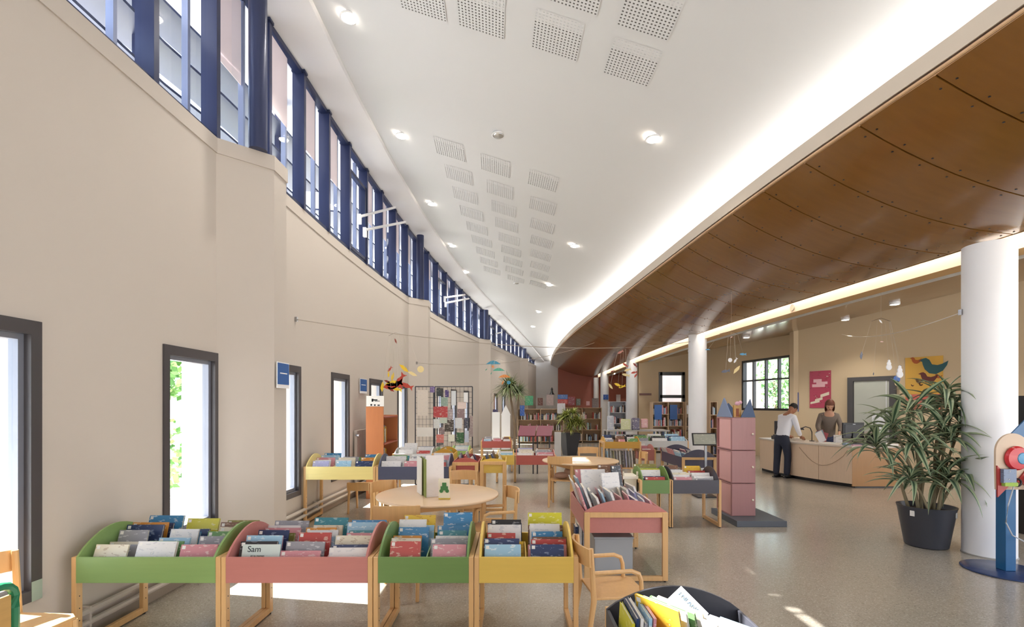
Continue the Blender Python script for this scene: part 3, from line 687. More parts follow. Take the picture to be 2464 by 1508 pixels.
# Sam book lettering
tl_ = math.radians(18)
my = bin_('pale yellow book bin in the second row beside the slot window', -2.775, 6.5, .905, .6, .775, .60, 'pale yellow')
fill(my, .905, .6, .60, 3, 'the pale yellow second-row bin', [['lilac', 'white', 'pink', 'sky', 'blue'], ['sky', 'white', 'cream', 'grey', 'green'], ['navy', 'pink', 'orange', 'brown', 'blue']], 13, space=.09)
ms = bin_('slate blue book bin in the second row behind the round table', -1.80, 6.5, .95, .6, .775, .60, 'slate')
fill(ms, .95, .6, .60, 3, 'the slate second-row bin', [['white', 'grey', 'white', 'green', 'teal'], ['pink', 'white', 'navy', 'grey', 'white'], ['red', 'grey', 'white', 'pink', 'white']], 17, space=.09)
me_ = bin_('small brick red bin seen end-on behind the round table', -.83+.37, 6.65, .60, .36, .82, .66, 'brick red', 2, PI/2, .06)
fill(me_, .60, .36, .66, 2, 'the small red end-on bin', None, 19, space=.07, inks=['white', 'cream', 'red', 'navy', 'grey'])
yE = bin_('small yellow bin seen end-on, right of the small red one', -.44+.36, 6.65, .60, .36, .83, .67, 'yellow', 2, PI/2, .04)
fill(yE, .60, .36, .67, 2, 'the small yellow end-on bin', None, 23, space=.07, inks=['white', 'brown', 'cream', 'navy', 'grey'])
pk = bin_('pink-red book bin seen end-on in the aisle, heaped with books', .655+.757, 4.4, 1.0, .757, .63, .44, 'pink', 3, PI/2, .11)
fill(pk, 1.0, .757, .44, 3, 'the heaped pink aisle bin', None, 29, tilt=20, space=.064, hr=(.32, .40), inks=['white', 'white', 'sky', 'white', 'white', 'cream', 'lilac', 'white', 'pink', 'grey'], jit=.10)
# the pile on top of the pink bin
for (px, py, Y, w, h, th, ink, rz, tx, lab) in ((1432, 1188, 4.98, .26, .26, .012, 'white', .1, -22, 'big white album standing on the heap in the pink aisle bin, left'),
     (1474, 1194, 4.86, .20, .24, .02, 'white', .35, -12, 'white album on the heap in the pink aisle bin, centre front'),
     (1490, 1180, 5.0, .13, .26, .02, 'black', .5, -12, 'dark album behind the central white one on the pink aisle bin heap'),
     (1470, 1162, 5.15, .26, .20, .03, 'brown', -.05, -20, 'brown comic album at the back of the heap in the pink aisle bin'),
     (1412, 1170, 5.2, .2, .20, .012, 'pink', .3, -28, 'pink album at the far left of the pink aisle bin heap')):
    M = Matrix.Translation(P(px, py, Y)) @ Matrix.Rotation(rz, 4, 'Z') @ Matrix.Rotation(math.radians(tx), 4, 'X')
    book(w, h, th, ink, M, lab, None)
gr2 = bin_('small green book bin right of the pink aisle bin', 1.70, 6.3, .355, .57, .625, .45, 'darkgreen', 1)
fill(gr2, .355, .57, .45, 1, 'the small green bin in the third row', [['red', 'navy', 'white', 'red', 'lime', 'green', 'cream', 'olive']], 31, space=.06)
sl2 = bin_('charcoal book bin beside the pink castle tower', 2.10, 6.3, .60, .57, .625, .45, 'charcoal', 2)
fill(sl2, .60, .57, .45, 2, 'the charcoal bin by the castle tower', [['pink', 'white', 'cream', 'white', 'white', 'grey', 'white', 'brown'], ['grey', 'white', 'white', 'pink', 'white', 'red', 'yellow', 'olive']], 37, space=.06)
nv = bin_('dark navy book bin seen end-on behind the charcoal bin', 3.09+.62, 8.8, 1.2, .62, .655, .46, 'navy', 3, PI/2, .14)
fill(nv, 1.2, .62, .46, 3, 'the navy end-on bin', None, 41, tilt=24, space=.10, hr=(.24, .3), inks=['white', 'sky', 'white', 'grey', 'pink'])
pe = bin_('narrow pink bin front left of the navy end-on bin', 2.75, 10.25, .27, .55, .66, .43, 'pink', 1, 0, .1)
fill(pe, .27, .55, .43, 1, 'the narrow pink bin by the navy one', [['white', 'cream', 'white', 'pink', 'white']], 43, space=.09)
yf = bin_('mustard fronted magazine bin behind the second round table', 1.94, 10.1, .73, .5, .84, .70, 'ochre', 3, 0, .1)
fill(yf, .73, .5, .70, 3, 'the mustard magazine bin', [['grey', 'white', 'navy'], ['pink', 'brown', 'grey'], ['green', 'white', 'black']], 47, space=.12, hr=(.2, .26))
for k in range(11):
    M = Matrix.Translation((1.97+k*.064, 10.25, .30)) @ Matrix.Rotation(math.radians(88), 4, 'Z') @ Matrix.Rotation(math.radians(-4), 4, 'X')
    book(.22, .34, .016, ['grey', 'sky', 'grey', 'olive', 'grey', 'white', 'black', 'lilac', 'grey', 'white', 'brown'][k], M, 'magazine box, %s from the left under the mustard bin' % nth(k), 'magazine files under the mustard bin', 'magazine file', 'magazine_file')
o = MB().box(1.94, 2.67, 10.12, 10.58, .27, .295).build('bin_shelf', M_beechx, None); o.parent = yf; o.matrix_parent_inverse = yf.matrix_basis.inverted(); 
o.matrix_parent_inverse = Matrix.Translation((-1.94, -10.1, 0))
fy = bin_('small yellow book bin far behind, left of the far red bin', -.30, 10.0, .34, .55, .57, .37, 'yellow', 1, 0, .1)
fill(fy, .34, .55, .37, 1, 'the small far yellow bin', [['sky', 'white', 'cream', 'pink', 'olive']], 53, space=.1)
fr_ = bin_('far brick red book bin below the maroon sloping boards', .085, 10.0, .80, .55, .565, .37, 'brick red', 2, 0, .1)
fill(fr_, .80, .55, .37, 2, 'the far red bin', [['white', 'cream', 'white', 'navy', 'cream', 'lilac'], ['white', 'pink', 'white', 'grey', 'cream', 'brown']], 59, space=.09)
lg = bin_('lime green bin far behind the round table', -1.07, 8.6, .30, .5, .79, .62, 'lime green', 1, 0, .08)
fill(lg, .30, .5, .62, 1, 'the far lime green bin', [['lilac', 'white', 'white', 'sky']], 61, space=.1, hr=(.2, .24))
oc = bin_('ochre bin end with curved top behind the slate bin', -1.29+.33, 8.0, .5, .33, .80, .62, 'ochre', 1, PI/2, .08)
fill(oc, .5, .33, .62, 1, 'the ochre end-on bin', [['green', 'cream', 'green']], 67, space=.08, hr=(.24, .28))
wg = bin_('grey book bin far left behind the slate bin', -1.95, 8.0, .62, .5, .80, .64, 'grey', 2, 0, .08)
fill(wg, .62, .5, .64, 2, 'the far grey bin', [['white', 'green', 'white', 'white'], ['red', 'white', 'white', 'grey']], 71, space=.1)
mm = bin_('maroon-railed book bin far behind the yellow end-on bin', -.72, 11.6, .70, .5, .74, .58, 'brick red', 3, 0, .06)
fill(mm, .70, .5, .58, 3, 'the far maroon-railed bin', [['sky', 'white', 'grey'], ['pink', 'red', 'white'], ['white', 'brown', 'yellow']], 73, space=.13, hr=(.2, .26))
rr = bin_('pale book bin in the back, right of the mustard bin', 2.95, 11.7, 1.3, .5, .74, .58, 'grey', 3, 0, .06)
fill(rr, 1.3, .5, .58, 3, 'the pale back bin', [['grey', 'green', 'white', 'navy'], ['white', 'black', 'green', 'white'], ['sky', 'teal', 'navy', 'sky']], 79, space=.1, hr=(.24, .3))

# charcoal bin at the bottom edge, seen from above
bb = bin_('charcoal book bin in the foreground at the bottom edge of the picture', .44+.62, 1.34, .92, .62, .65, .45, 'black', 3, PI/2, .11)
def fg(i, x, y, w, h, th, ink, rz, rx_, lab, z=.468):
    M = Matrix.Translation((x, y, z)) @ Matrix.Rotation(rz, 4, 'Z') @ Matrix.Rotation(math.radians(rx_), 4, 'X')
    return book(w, h, th, ink, M, lab, None)
for k, ink in enumerate(['lime', 'navy', 'white', 'grey', 'sky', 'pink']):
    fg(k, .478+k*.017, 2.04, .22, .265+(k % 3)*.006, .012, ink, PI/2, 3, '%s picture book, %s from the left edge of the foreground charcoal bin' % (ink, nth(k)))
yb = fg(0, .66, 2.06, .22, .31, .012, 'yellow', -.95, 14, 'yellow picture book with green and red drawing leaning in the foreground bin')
for k, ink in enumerate(['white', 'green', 'cream']):
    fg(k, .695+k*.033, 2.08, .22, .30, .012, ink, -.95, 14, '%s book, %s behind the yellow one in the foreground bin' % (ink, nth(k)))
for k, ink in enumerate(['white', 'white', 'cream', 'white', 'white', 'sky']):
    fg(k, .80+k*.035, 2.03-.02*k, .22, .27, .014, ink, -.9, 18, 'sunlit %s book, %s from the left beside the divider card' % (ink, nth(k)))
card = thing('divider_card', 'white divider card printed with large letters in the foreground bin', 'card', (.735, 2.10, .70), 0)
Mc = Matrix.Rotation(-.2, 4, 'Z') @ Matrix.Rotation(math.radians(-35), 4, 'X') @ Matrix.Rotation(.80, 4, 'Y')
card.rotation_euler = Mc.to_euler()
MB().box(-.075, .075, 0, .003, -.02, .085).build('card', M_paper, card); MB().box(.0, .012, .003, .005, -.16, .02, 0, Matrix.Rotation(-.80, 4, 'Y')).build('card_stem', M_paper, card)
txt('ENFANCE', .028, paint('slate_ink', '5a6b7c'), (0, -.0015, .055), (PI/2, 0, 0), card)
# Sam book
sb = thing('picture_book', 'pale book titled Sam in dark script at the front of the wide pink bin', 'book', (-1.66, 3.155, .47)); sb.rotation_euler = (math.radians(-14), 0, 0)
MB().box(-.125, .125, 0, .004, 0, .215).build('front_cover', paint('pale_aqua_cover', 'd3e2de', .35, .06, 10), sb)
MB().box(-.122, .12, .004, .016, .003, .212).build('pages', M_pages, sb)
txt('Sam', .055, paint('dark_ink', '2c3a42'), (-.045, -.001, .183), (PI/2, 0, 0), sb)
txt('et sa maman', .018, paint('dark_ink', '2c3a42'), (-.02, -.001, .142), (PI/2, 0, 0), sb)
MB().lathe([(.05, 0), (.05, .0012)], 20, (0, 0, 0), M=Matrix.Translation((.02, 0, .075)) @ Matrix.Rotation(PI/2, 4, 'X')).build('printed_hill', paint('rust_ink', 'a8594a'), sb)

# =================================================================== CHAIRS / TABLES
def chair(label, X, Y, rz, sh=.35, hb=.66, w=.36, arms=True, mat=None, slatmat=None):
    """faces local +y"""
    m = mat or M_beech; t_ = thing('childrens_chair', label, 'chair', (X, Y, 0), rz, 'beech chairs'); d = .34; q = .016
    for sx_ in (-1, 1):
        x = sx_*(w/2-q)
        MB().tube([(x, d/2+.02, 0), (x, d/2-.01, sh-.02)], [.015, .019], 8).build('leg', m, t_, True)
        MB().tube([(x, -d/2-.06, 0), (x, -d/2-.01, sh*.95), (x, -d/2-.03, hb)], [.015, .02, .016], 8).build('leg', m, t_, True)
        if arms:
            MB().tube([(x, -d/2-.01, sh+.16), (x, d/2-.10, sh+.165), (x, d/2-.05, sh+.145), (x, d/2-.035, sh+.10), (x, d/2-.03, sh)], .015, 8).build('arm', m, t_, True)
    st = [(-w/2+.01, -d/2), (w/2-.01, -d/2), (w/2+.005, d/2-.03), (w/2-.03, d/2+.02), (-w/2+.03, d/2+.02), (-w/2-.005, d/2-.03)]
    MB().prism([(x, y, sh-.012) for x, y in st], (0, 0, .016)).build('seat', m, t_, bevel=.004)
    MB().box(-w/2+.03, w/2-.03, d/2-.02, d/2, sh-.055, sh-.012).build('seat_rail', m, t_)
    N = 10; h = .115; rt = []
    for j, (zz, off_) in enumerate(((hb-h, -.004), (hb, 0))):
        pass
    a = []; b = []
    for i in range(N+1):
        u = -1+2*i/N; x = u*(w/2+.006); y = -d/2-.045-.05*(1-u*u)
        a.append((x, y)); b.append((x, y+.013))
    mb = MB(); n = N+1
    vs = [(x, y, hb-h) for x, y in a]+[(x, y-.006, hb+.008*math.cos(PI*(-1+2*i/N)/2)) for i, (x, y) in enumerate(a)]+[(x, y, hb-h) for x, y in b]+[(x, y-.006, hb+.008*math.cos(PI*(-1+2*i/N)/2)) for i, (x, y) in enumerate(b)]
    fs = [(i, i+1, n+i+1, n+i) for i in range(N)]+[(2*n+i+1, 2*n+i, 3*n+i, 3*n+i+1) for i in range(N)]+[(n+i, n+i+1, 3*n+i+1, 3*n+i) for i in range(N)]+[(i+1, i, 2*n+i, 2*n+i+1) for i in range(N)]+[(0, n, 3*n, 2*n), (N, 2*n+N, 3*n+N, n+N)]
    mb.add(vs, fs).build('backrest', slatmat or m, t_, True)
    return t_
chair('wooden armchair for children right of the yellow front bin', .685, 3.30, -PI/2+.12, .36, .68, .38)
chair('beech chair back in front of the round table, turned from the camera', -.955, 4.16, .06, .42, .78, .37, False)
chair('beech chair at the right side of the front round table', -.20, 4.72, PI/2+.35, .42, .78, .36)
chair('beech chair at the far left side of the front round table', -1.33, 5.45, -PI*.72, .42, .72, .36, False)
chair('beech chair behind the front round table, by the small red bin', -.62, 5.98, PI, .42, .76, .36)
chair('beech chair with arms left of the second round table', .80, 7.75, -.25, .42, .80, .38)
chair('beech chair back at the right side of the second round table', 1.98, 8.05, PI/2, .42, .82, .40, False)
chair('beech chair behind the second round table', 1.45, 9.0, PI, .42, .80, .38, False)
chair('sunlit wooden chair at the lower left corner', -2.60, 2.50, -PI/2-.1, .44, .79, .40, False)
gc = thing('green_chair', 'green tube-framed chair with wooden back at the lower left edge', 'chair', (-2.42, 2.16, 0), -PI/2)
M_green = paint('green_plastic', '1f7a58', .35)
for sx_ in (-1, 1):
    pass
pts = [(-.19, 0, 0), (-.19, 0, .62)]+[(-.19+.06*(1-math.cos(a_)), 0, .68+.06*math.sin(a_)) for a_ in (0, .5, 1.0, 1.57)]+[(.13+.06*math.sin(a_), 0, .68+.06*math.cos(a_)) for a_ in (0, .5, 1.0, 1.57)]+[(.19, 0, .62), (.19, 0, 0)]
MB().tube(pts, .02, 8).build('back_frame', M_green, gc, True)
MB().box(-.17, .17, -.008, .008, .50, .69).build('backrest', wood('plywood_back', 'c9a468', .4), gc, bevel=.004)
MB().box(-.18, .18, .01, .36, .43, .445).build('seat', wood('plywood_back', 'c9a468', .4), gc, bevel=.004)
for x in (-.17, .17): MB().tube([(x, .34, 0), (x, .34, .43), (x, 0, .43)], .014, 8).build('leg', M_green, gc, True)
# small white stool top seen in the sun under the pale yellow bin
chair('low beech stool-like chair under the pale yellow bin by the wall', -2.22, 7.35, 0, .40, .46, .42, False)

def rtable(label, X, Y, r, h, seed):
    t_ = thing('round_table', label, 'table', (X, Y, 0), .4, 'round beech tables')
    MB().lathe([(.001, h-.026), (r-.012, h-.026), (r-.003, h-.02), (r, h-.012), (r-.004, h-.003), (r-.014, h), (.001, h)], 64, cap=False).build('tabletop', M_top, t_, True)
    for k in range(4):
        a_ = PI/4+k*PI/2; x, y = math.cos(a_)*(r-.11), math.sin(a_)*(r-.11)
        MB().tube([(x, y, 0), (x, y, h-.026)], [.022, .026], 12).build('leg', M_beech, t_, True)
        b_ = a_+PI/2; x2, y2 = math.cos(b_)*(r-.11), math.sin(b_)*(r-.11); v_ = Vector((x2-x, y2-y, 0)); L = v_.length; M = Matrix.Translation((x, y, 0)) @ Matrix.Rotation(math.atan2(v_.y, v_.x), 4, 'Z')
        MB().box(.02, L-.02, -.011, .011, h-.10, h-.027, 0, M).build('apron', M_beechx, t_)
    return t_
rtable('front round beech table with an open book standing on it', -.755, 4.95, .62, .70, 1)
rtable('second round beech table farther back with a chair on its left', 1.13, 8.0, .63, .70, 2)
# books on the front table
pb = thing('open_board_book', 'large white and green board book standing open on the front round table', 'book', (0, 0, 0))
def stand(px0, px1, pyt, pyb, Y0, Y1, mat, name, par, th=.008):
    a, b = Vector((xat(px0, Y0), Y0, 0)), Vector((xat(px1, Y1), Y1, 0)); zt = zat(pyt, (Y0+Y1)/2)
    d = b-a; M = Matrix.Translation(a) @ Matrix.Rotation(math.atan2(d.y, d.x), 4, 'Z')
    return MB().box(0, d.length, 0, th, .702, zt, 0, M).build(name, mat, par, bevel=.001)
stand(1003, 1014, 1100, 1185, 5.02, 4.82, M_paper, 'page', pb); stand(1012, 1024, 1101, 1190, 5.0, 4.70, paint('olive_cover', '7f8a3a'), 'page', pb)
stand(1024, 1068, 1095, 1190, 4.72, 4.78, cover('picture_page', 'e9e3e2', 'e3dcdc'), 'page', pb)
sm_ = thing('small_board_book', 'small cream board book with a green tractor picture on the front round table', 'book', (0, 0, 0))
stand(1055, 1082, 1151, 1195, 4.63, 4.63, paint('cream_card', 'e8e2cc'), 'cover', sm_)
o = MB(); c_ = P(1069, 1172, 4.628); o.box(c_.x-.035, c_.x+.035, c_.y-.003, c_.y-.0005, c_.z-.03, c_.z+.01); o.box(c_.x-.02, c_.x+.02, c_.y-.003, c_.y-.0005, c_.z+.01, c_.z+.045)
for dx in (-.028, .028): o.lathe([(.018, 0), (.018, .003)], 12, M=Matrix.Translation((c_.x+dx, c_.y-.0005, c_.z-.035)) @ Matrix.Rotation(PI/2, 4, 'X'))
o.build('tractor_print', paint('tractor_green', '3f7a45'), sm_)
MB().box(c_.x-.055, c_.x+.055, c_.y-.004, c_.y+.03, .701, .712).build('yellow_base', paint('yellow_base', 'd8b944'), sm_)
# toy on the chair at table two
tag(MB().ball((0, 0, 0), .09, 8, sc=(1.4, .9, .6)).ball((.10, .02, .06), .06, 8).build('soft_toy', paint('beige_plush', 'b99a88', .9), None, True, loc=(.80, 7.78, .475)), 'beige soft toy lying on the chair left of the second round table', 'toy')

# crates and boxes under the pink bin
tag(MB().box(-.18, .18, -.16, .16, 0, .34).box(-.19, .19, -.17, .17, .34, .36).build('storage_crate', paint('grey_plastic', 'a9adb2', .4), loc=(.96, 4.72, 0), bevel=.006), 'light grey plastic crate on the floor under the pink aisle bin', 'crate')
for k, ink in enumerate(['navy', 'white', 'grey', 'black', 'white']):
    M = Matrix.Translation((.72+k*.04, 5.35, .0)) @ Matrix.Rotation(PI/2, 4, 'Z'); book(.2, .28, .03, ink, M @ Matrix.Translation((0, 0, .002)), '%s binder, %s from the left on the floor under the pink aisle bin' % (ink, nth(k)), None, 'binder', 'binder')
# beige metal box between bins
bt_ = thing('metal_cabinet', 'cream open-topped metal box between the pink aisle bin and the small green bin', 'cabinet', (1.47, 6.42, 0))
MB().box(0, .205, 0, .3, .30, .62).build('body', paint('cream_metal', 'd8cfb8', .5), bt_, bevel=.004)
for x, y in ((0, 0), (.185, 0), (0, .28), (.185, .28)): MB().box(x, x+.02, y, y+.02, 0, .72).build('leg', paint('cream_metal', 'd8cfb8', .5), bt_)
MB().box(-.005, .21, -.005, .305, .62, .66).build('lid', paint('cream_lid', 'e9e2d4', .5), bt_, bevel=.004)

# =================================================================== CASTLE TOWER
ct = thing('castle_tower', 'pink stacked toy castle tower cabinet with blue gables on a grey plinth', 'cabinet', (3.015, 6.65, 0))
M_pink = wood('pink_stain', 'ac7c7c', .38, .06, 'Z'); M_pinkl = wood('pink_inside', 'dcaaa9', .45, .04, 'Z'); M_gable = paint('grey_blue_paint', '7b8bab', .5); M_dnavy = paint('deep_blue_paint', '2f4a72', .4)
TW, TD = .335, .47
for k in range(3):
    z0 = .08+k*.452; z1 = z0+.445
    bx = MB(); bx.box(.0, TW, 0.0, .018, z0, z1); bx.box(TW-.018, TW, .018, TD, z0, z1); bx.box(0, TW-.018, TD-.018, TD, z0, z1); bx.box(0, TW-.018, .018, TD-.018, z0, z0+.018); bx.box(0, TW-.018, .018, TD-.018, z1-.018, z1)
    bo = bx.build('box_body', M_pink, ct, bevel=.002)
    MB().box(.03, TW-.02, TD-.05, TD-.02, z0+.02, z1-.02).build('inner_panel', M_pinkl, ct)
    MB().box(0.004, .02, .02, TD-.09, z0+.012, z1-.02).build('open_door', M_pinkl, ct)
    dr = MB().box(.006, TW-.006, -.012, -.001, z0+.006, z1-.006).build('door', M_pink, ct, bevel=.002)
    MB().ball((TW-.05, -.026, (z0+z1)/2), .016, 6).build('knob', paint('cream_knob', 'e8dccb', .3), dr, True)
MB().box(-.06, .60, -.30, .52, 0, .08).build('plinth', paint('slate_grey_paint', '5a5f68', .5), ct, bevel=.004)
zt = .08+3*.452
MB().prism([(.0, .0, zt), (.0, TD, zt), (.0, TD/2, zt+.27)], (.018, 0, 0)).build('gable', M_gable, ct)
MB().prism([(TW-.20, .0, zt), (TW, .0, zt), (TW-.07, .0, zt+.25)], (0, .018, 0)).build('gable', M_dnavy, ct)
MB().prism([(.018, TD-.02, zt), (TW, TD-.02, zt), (TW/2, TD-.02, zt+.2)], (0, .018, 0)).build('gable', M_dnavy, ct)
cb = thing('picture_book', 'wooden-coloured book standing between the gables on the castle tower', 'book', (3.075, 6.70, zt+.001))
MB().box(0, .10, 0, .03, 0, .165).build('cover', wood('gold_wood', 'b8893c'), cb); MB().box(.03, .07, -.003, -.0005, .01, .12).build('arch_print', paint('rust_print', '8a4a2c'), cb)
tag(MB().ball((0, 0, .03), .03, 6, sc=(1.2, 1, 1)).ball((.04, 0, .045), .025, 6).build('toy_figure', paint('pink_figure', 'd8a8b8'), None, True, loc=(3.13, 6.71, zt+.16)), 'small pink toy figure on top of the castle tower book', 'toy')

# =================================================================== ORANGE BOOKCASE, RADIATOR, GRID
M_or = wood('orange_stain', 'c27c50', .4, .10, 'Z'); M_or2 = wood('red_brown_shelf', '9c4a34', .4, .08, 'X')
ob = thing('bookcase', 'orange stained bookcase between two slot windows, topped by a white sign', 'bookcase', (-2.50, 8.27, 0))
MB().box(0, .30, 0, .022, 0, 1.58).build('side_panel', M_or, ob, bevel=.003); MB().box(0, .30, 1.0, 1.022, 0, 1.42).build('side_panel', M_or, ob)
MB().box(0, .015, .022, 1.0, 0, 1.42).build('back_panel', M_or2, ob)
for z in (.10, .52, .92, 1.38): MB().box(.015, .31, .022, 1.0, z, z+.022).build('shelf', M_or2, ob)
for s_, z in enumerate((.545, .945)):
    for k in range(8):
        ink = ['grey', 'white', 'yellow', 'orange', 'grey', 'cream', 'brown', 'yellow'][(k+3*s_) % 8]
        book(.2, .24+.03*(k % 3), .02, ink, Matrix.Translation((-2.36, 8.36+k*.045, z)), '%s book, %s from the near end on the %s shelf of the orange bookcase' % (ink, nth(k), ('middle', 'upper')[s_]), 'books in the orange bookcase', name='shelf_book')
for k, ink in enumerate(['olive', 'green', 'grey']):
    book(.22, .34, .02, ink, Matrix.Translation((-2.34, 8.32+k*.03, 1.404)), '%s book, %s from the near end standing on top of the orange bookcase' % (ink, nth(k)), None, name='shelf_book')
sg = thing('sign_board', 'white sign with black drawing standing on the orange bookcase', 'sign', (-2.49, 8.262, 1.583))
MB().box(0, .30, 0, .01, 0, .18).build('board', M_paper, sg)
o = MB(); o.box(.10, .19, -.002, -.0004, .10, .12); o.box(.09, .12, -.002, -.0004, .08, .13); o.box(.14, .23, -.002, -.0004, .085, .095); o.box(.07, .10, -.002, -.0004, .01, .04); o.box(.13, .16, -.002, -.0004, .01, .035); o.box(.19, .23, -.002, -.0004, .01, .03)
o.build('printed_drawing', M_black, sg)
rd_ = thing('radiator', 'cream panel radiator on the left wall beside the orange bookcase', 'radiator', (-2.76, 8.46, 0))
for k in range(10): MB().box(.0, .05, k*.058, k*.058+.05, .25, 1.16).build('panel_fin', M_wall, rd_)
MB().tube([(.03, -.02, 1.08), (.09, -.02, 1.08)], .02, 8).build('valve', M_chrome, rd_, True)

gd = thing('wire_display', 'black wire grid display stand hung with cards and pictures', 'display stand', (-1.90, 9.5, 0))
def frame_grid(x0, x1, z0, z1, nx, nz, par, y=0):
    for (a, b_) in (((x0, z0), (x0, z1)), ((x1, z0), (x1, z1)), ((x0, z1), (x1, z1)), ((x0, z0), (x1, z0))):
        MB().tube([(a[0], y, a[1]), (b_[0], y, b_[1])], .012, 6).build('frame_bar', M_dark, par, True)
    w = MB()
    for i in range(1, nx): x = x0+(x1-x0)*i/nx; w.tube([(x, y, z0), (x, y, z1)], .003, 4)
    for i in range(1, nz): z = z0+(z1-z0)*i/nz; w.tube([(x0, y, z), (x1, y, z)], .003, 4)
    w.build('wire_mesh', M_dark, par)
frame_grid(0, .36, .05, 1.97, 5, 18, gd); frame_grid(.38, 1.12, .05, 1.97, 9, 18, gd, .02)
for x in (0, .36, 1.12): MB().box(x-.02, x+.02, -.2, .2, 0, .03).build('foot', M_dark, gd)
items = [(1003, 1042, 1028, 1050, 'f0eee9', 'white notice sheet'), (1004, 1030, 938, 1000, 'ded6cc', 'pale printed poster'), (1043, 1077, 978, 1004, 'b9474c', 'red card'), (1050, 1062, 935, 953, '3c4448', 'dark framed picture'),
         (1035, 1046, 930, 944, '7a6a9c', 'violet card'), (1071, 1080, 938, 955, '4a3c78', 'indigo card'), (1061, 1078, 955, 976, '8fa89c', 'grey-green card'), (1101, 1122, 967, 983, 'e4d2cc', 'pale pink sheet'),
         (1086, 1097, 940, 975, 'dfe6ec', 'tall white bookmark strip'), (1116, 1126, 944, 968, 'eef0f2', 'narrow white card'), (1043, 1058, 1008, 1030, 'dfe4e4', 'white postcard'), (1070, 1092, 1010, 1038, '4a443e', 'dark brown picture'),
         (1095, 1112, 1005, 1030, 'd8dde2', 'pale blue leaflet'), (1100, 1118, 984, 1008, '8a7478', 'mauve booklet'), (1118, 1130, 1005, 1030, '4a5060', 'round-faced dark card'), (1050, 1068, 1045, 1065, 'd9837c', 'coral badge card'),
         (1079, 1094, 1045, 1062, 'f1f3e2', 'white cup-shaped card'), (1098, 1116, 1040, 1066, '3f6a48', 'dark green card'), (1128, 1138, 1000, 1050, '9c8c8c', 'grey-pink strip of cards'), (1056, 1070, 1028, 1044, '8c7c80', 'dusty mauve card'), (1118, 1128, 1036, 1064, 'c4cde0', 'pale lilac strip'), (1077, 1090, 984, 1008, 'a89ca0', 'grey photo card'), (1058, 1076, 1004, 1018, 'c4d0c4', 'mint card')]
for i, (a, b_, c_, d_, col, nm) in enumerate(items):
    Y = 9.5+(-.03 if i % 2 else -.045); p, q = P(a, d_, Y), P(b_, c_, Y)
    o = MB().box(p.x, q.x, Y-.006, Y, p.z, q.z).build('display_card', cover('card_%d' % i, col, 'cfc8c4') if i not in (0, 8, 9) else paint('card_%d' % i, col))
    tag(o, '%s clipped to the wire grid display, %s of its cards' % (nm, nth(i)), 'card', 'cards on the wire grid')
# paper sign on wall, signs
M_blue = paint('sign_blue', '2f62a8', .4, .1, 6)
def side_sign(lab, y0, y1, pt, pb, x=None, white=.04):
    Y = (y0+y1)/2; z1, z0 = zat(pt, Y), zat(pb, Y); xs = x if x is not None else Wl(Y)+.01
    t_ = thing('wall_sign', lab, 'sign', (xs, y0, z0)); dx = (Wl(y1)-Wl(y0)) if x is None else 0
    M = Matrix.Rotation(-math.atan2(dx, y1-y0), 4, 'Z')
    MB().box(0, .008, 0, y1-y0, -white, z1-z0, 0, M).build('backing', M_white, t_); MB().box(.008, .011, .01, y1-y0-.01, 0, z1-z0-.01, 0, M).build('blue_sheet', M_blue, t_)
    MB().box(.011, .012, .06, (y1-y0)*.8, (z1-z0)*.48, (z1-z0)*.53, 0, M).build('printed_line', M_white, t_)
side_sign('blue and white sign on the projecting wall corner by the third slot window', 5.18, 5.46, 872, 925, Wl(5)+.425)
side_sign('small blue sign on the left wall above the radiator', 8.75, 9.1, 911, 941)

# =================================================================== FAR BOOKCASES
far = MB(); FI = ['white', 'grey', 'brown', 'red', 'navy', 'cream', 'black', 'sky', 'olive', 'pink']
rdf = random.Random(99)
def shelf_unit(label, X, Y, W, D, H, n, mat, rz=0, bays=1, fillp=.9):
    t_ = thing('bookcase', label, 'bookcase', (X, Y, 0), rz, 'far bookcases')
    for i in range(bays+1):
        x = W*i/bays; MB().box(x-.012, x+.012, 0, D, 0, H).build('side_panel', mat, t_)
    MB().box(0, W, D-.012, D, 0, H).build('back_panel', mat, t_)
    B = Matrix.Translation((X, Y, 0)) @ Matrix.Rotation(rz, 4, 'Z')
    for k in range(n+1):
        z = .06+(H-.08)*k/n; MB().box(.012, W-.012, 0, D-.012, z, z+.02).build('shelf', mat, t_)
        if k < n:
            x = .03
            while x < W-.06:
                if rdf.random() < .86:
                    w = rdf.uniform(.015, .05); h = min((H-.08)/n-.04, rdf.uniform(.17, .30)); far.box(x, x+w-.003, .015, D-.04, z+.021, z+.021+h, rdf.randrange(10), B); x += w
                else: x += rdf.uniform(.03, .12)
    return t_
M_bc = wood('pale_bookcase_wood', 'c9ac8c', .5, .08, 'Z'); M_wbc = paint('grey_white_metal', 'c4c8d2', .4)
shelf_unit('pale wooden bookcase in the far left background behind the palm', .25, 20.3, 1.9, .35, 1.45, 3, M_bc, bays=2)
shelf_unit('pale wooden bookcase behind the bushy potted plant', 2.2, 20.8, 1.65, .35, 1.5, 3, M_bc, bays=2)
shelf_unit('white metal shelving between the two farthest columns', 3.72, 18.4, .62, .35, 1.75, 4, M_wbc)
bx0 = 4.75
for i in range(4):
    t_ = shelf_unit('wooden bookcase with books, %s from the left in front of the tan back wall' % nth(i), bx0+i*.56, 16.3+.12*(i % 2), .52, .33, 1.72, 4, M_bc)
    if i in (0, 1, 3): MB().box(.05, .30, -.015, -.002, 1.12, 1.62).build('blue_end_sign', M_blue, t_)
shelf_unit('narrow bookcase right of the second white column', xat(1709, 15), 15.0, .22, .3, 1.72, 4, M_bc)
shelf_unit('low bookcase in the distance beyond the yellow mobile', 5.0, 24, 1.6, .35, 1.4, 3, M_bc, bays=2)
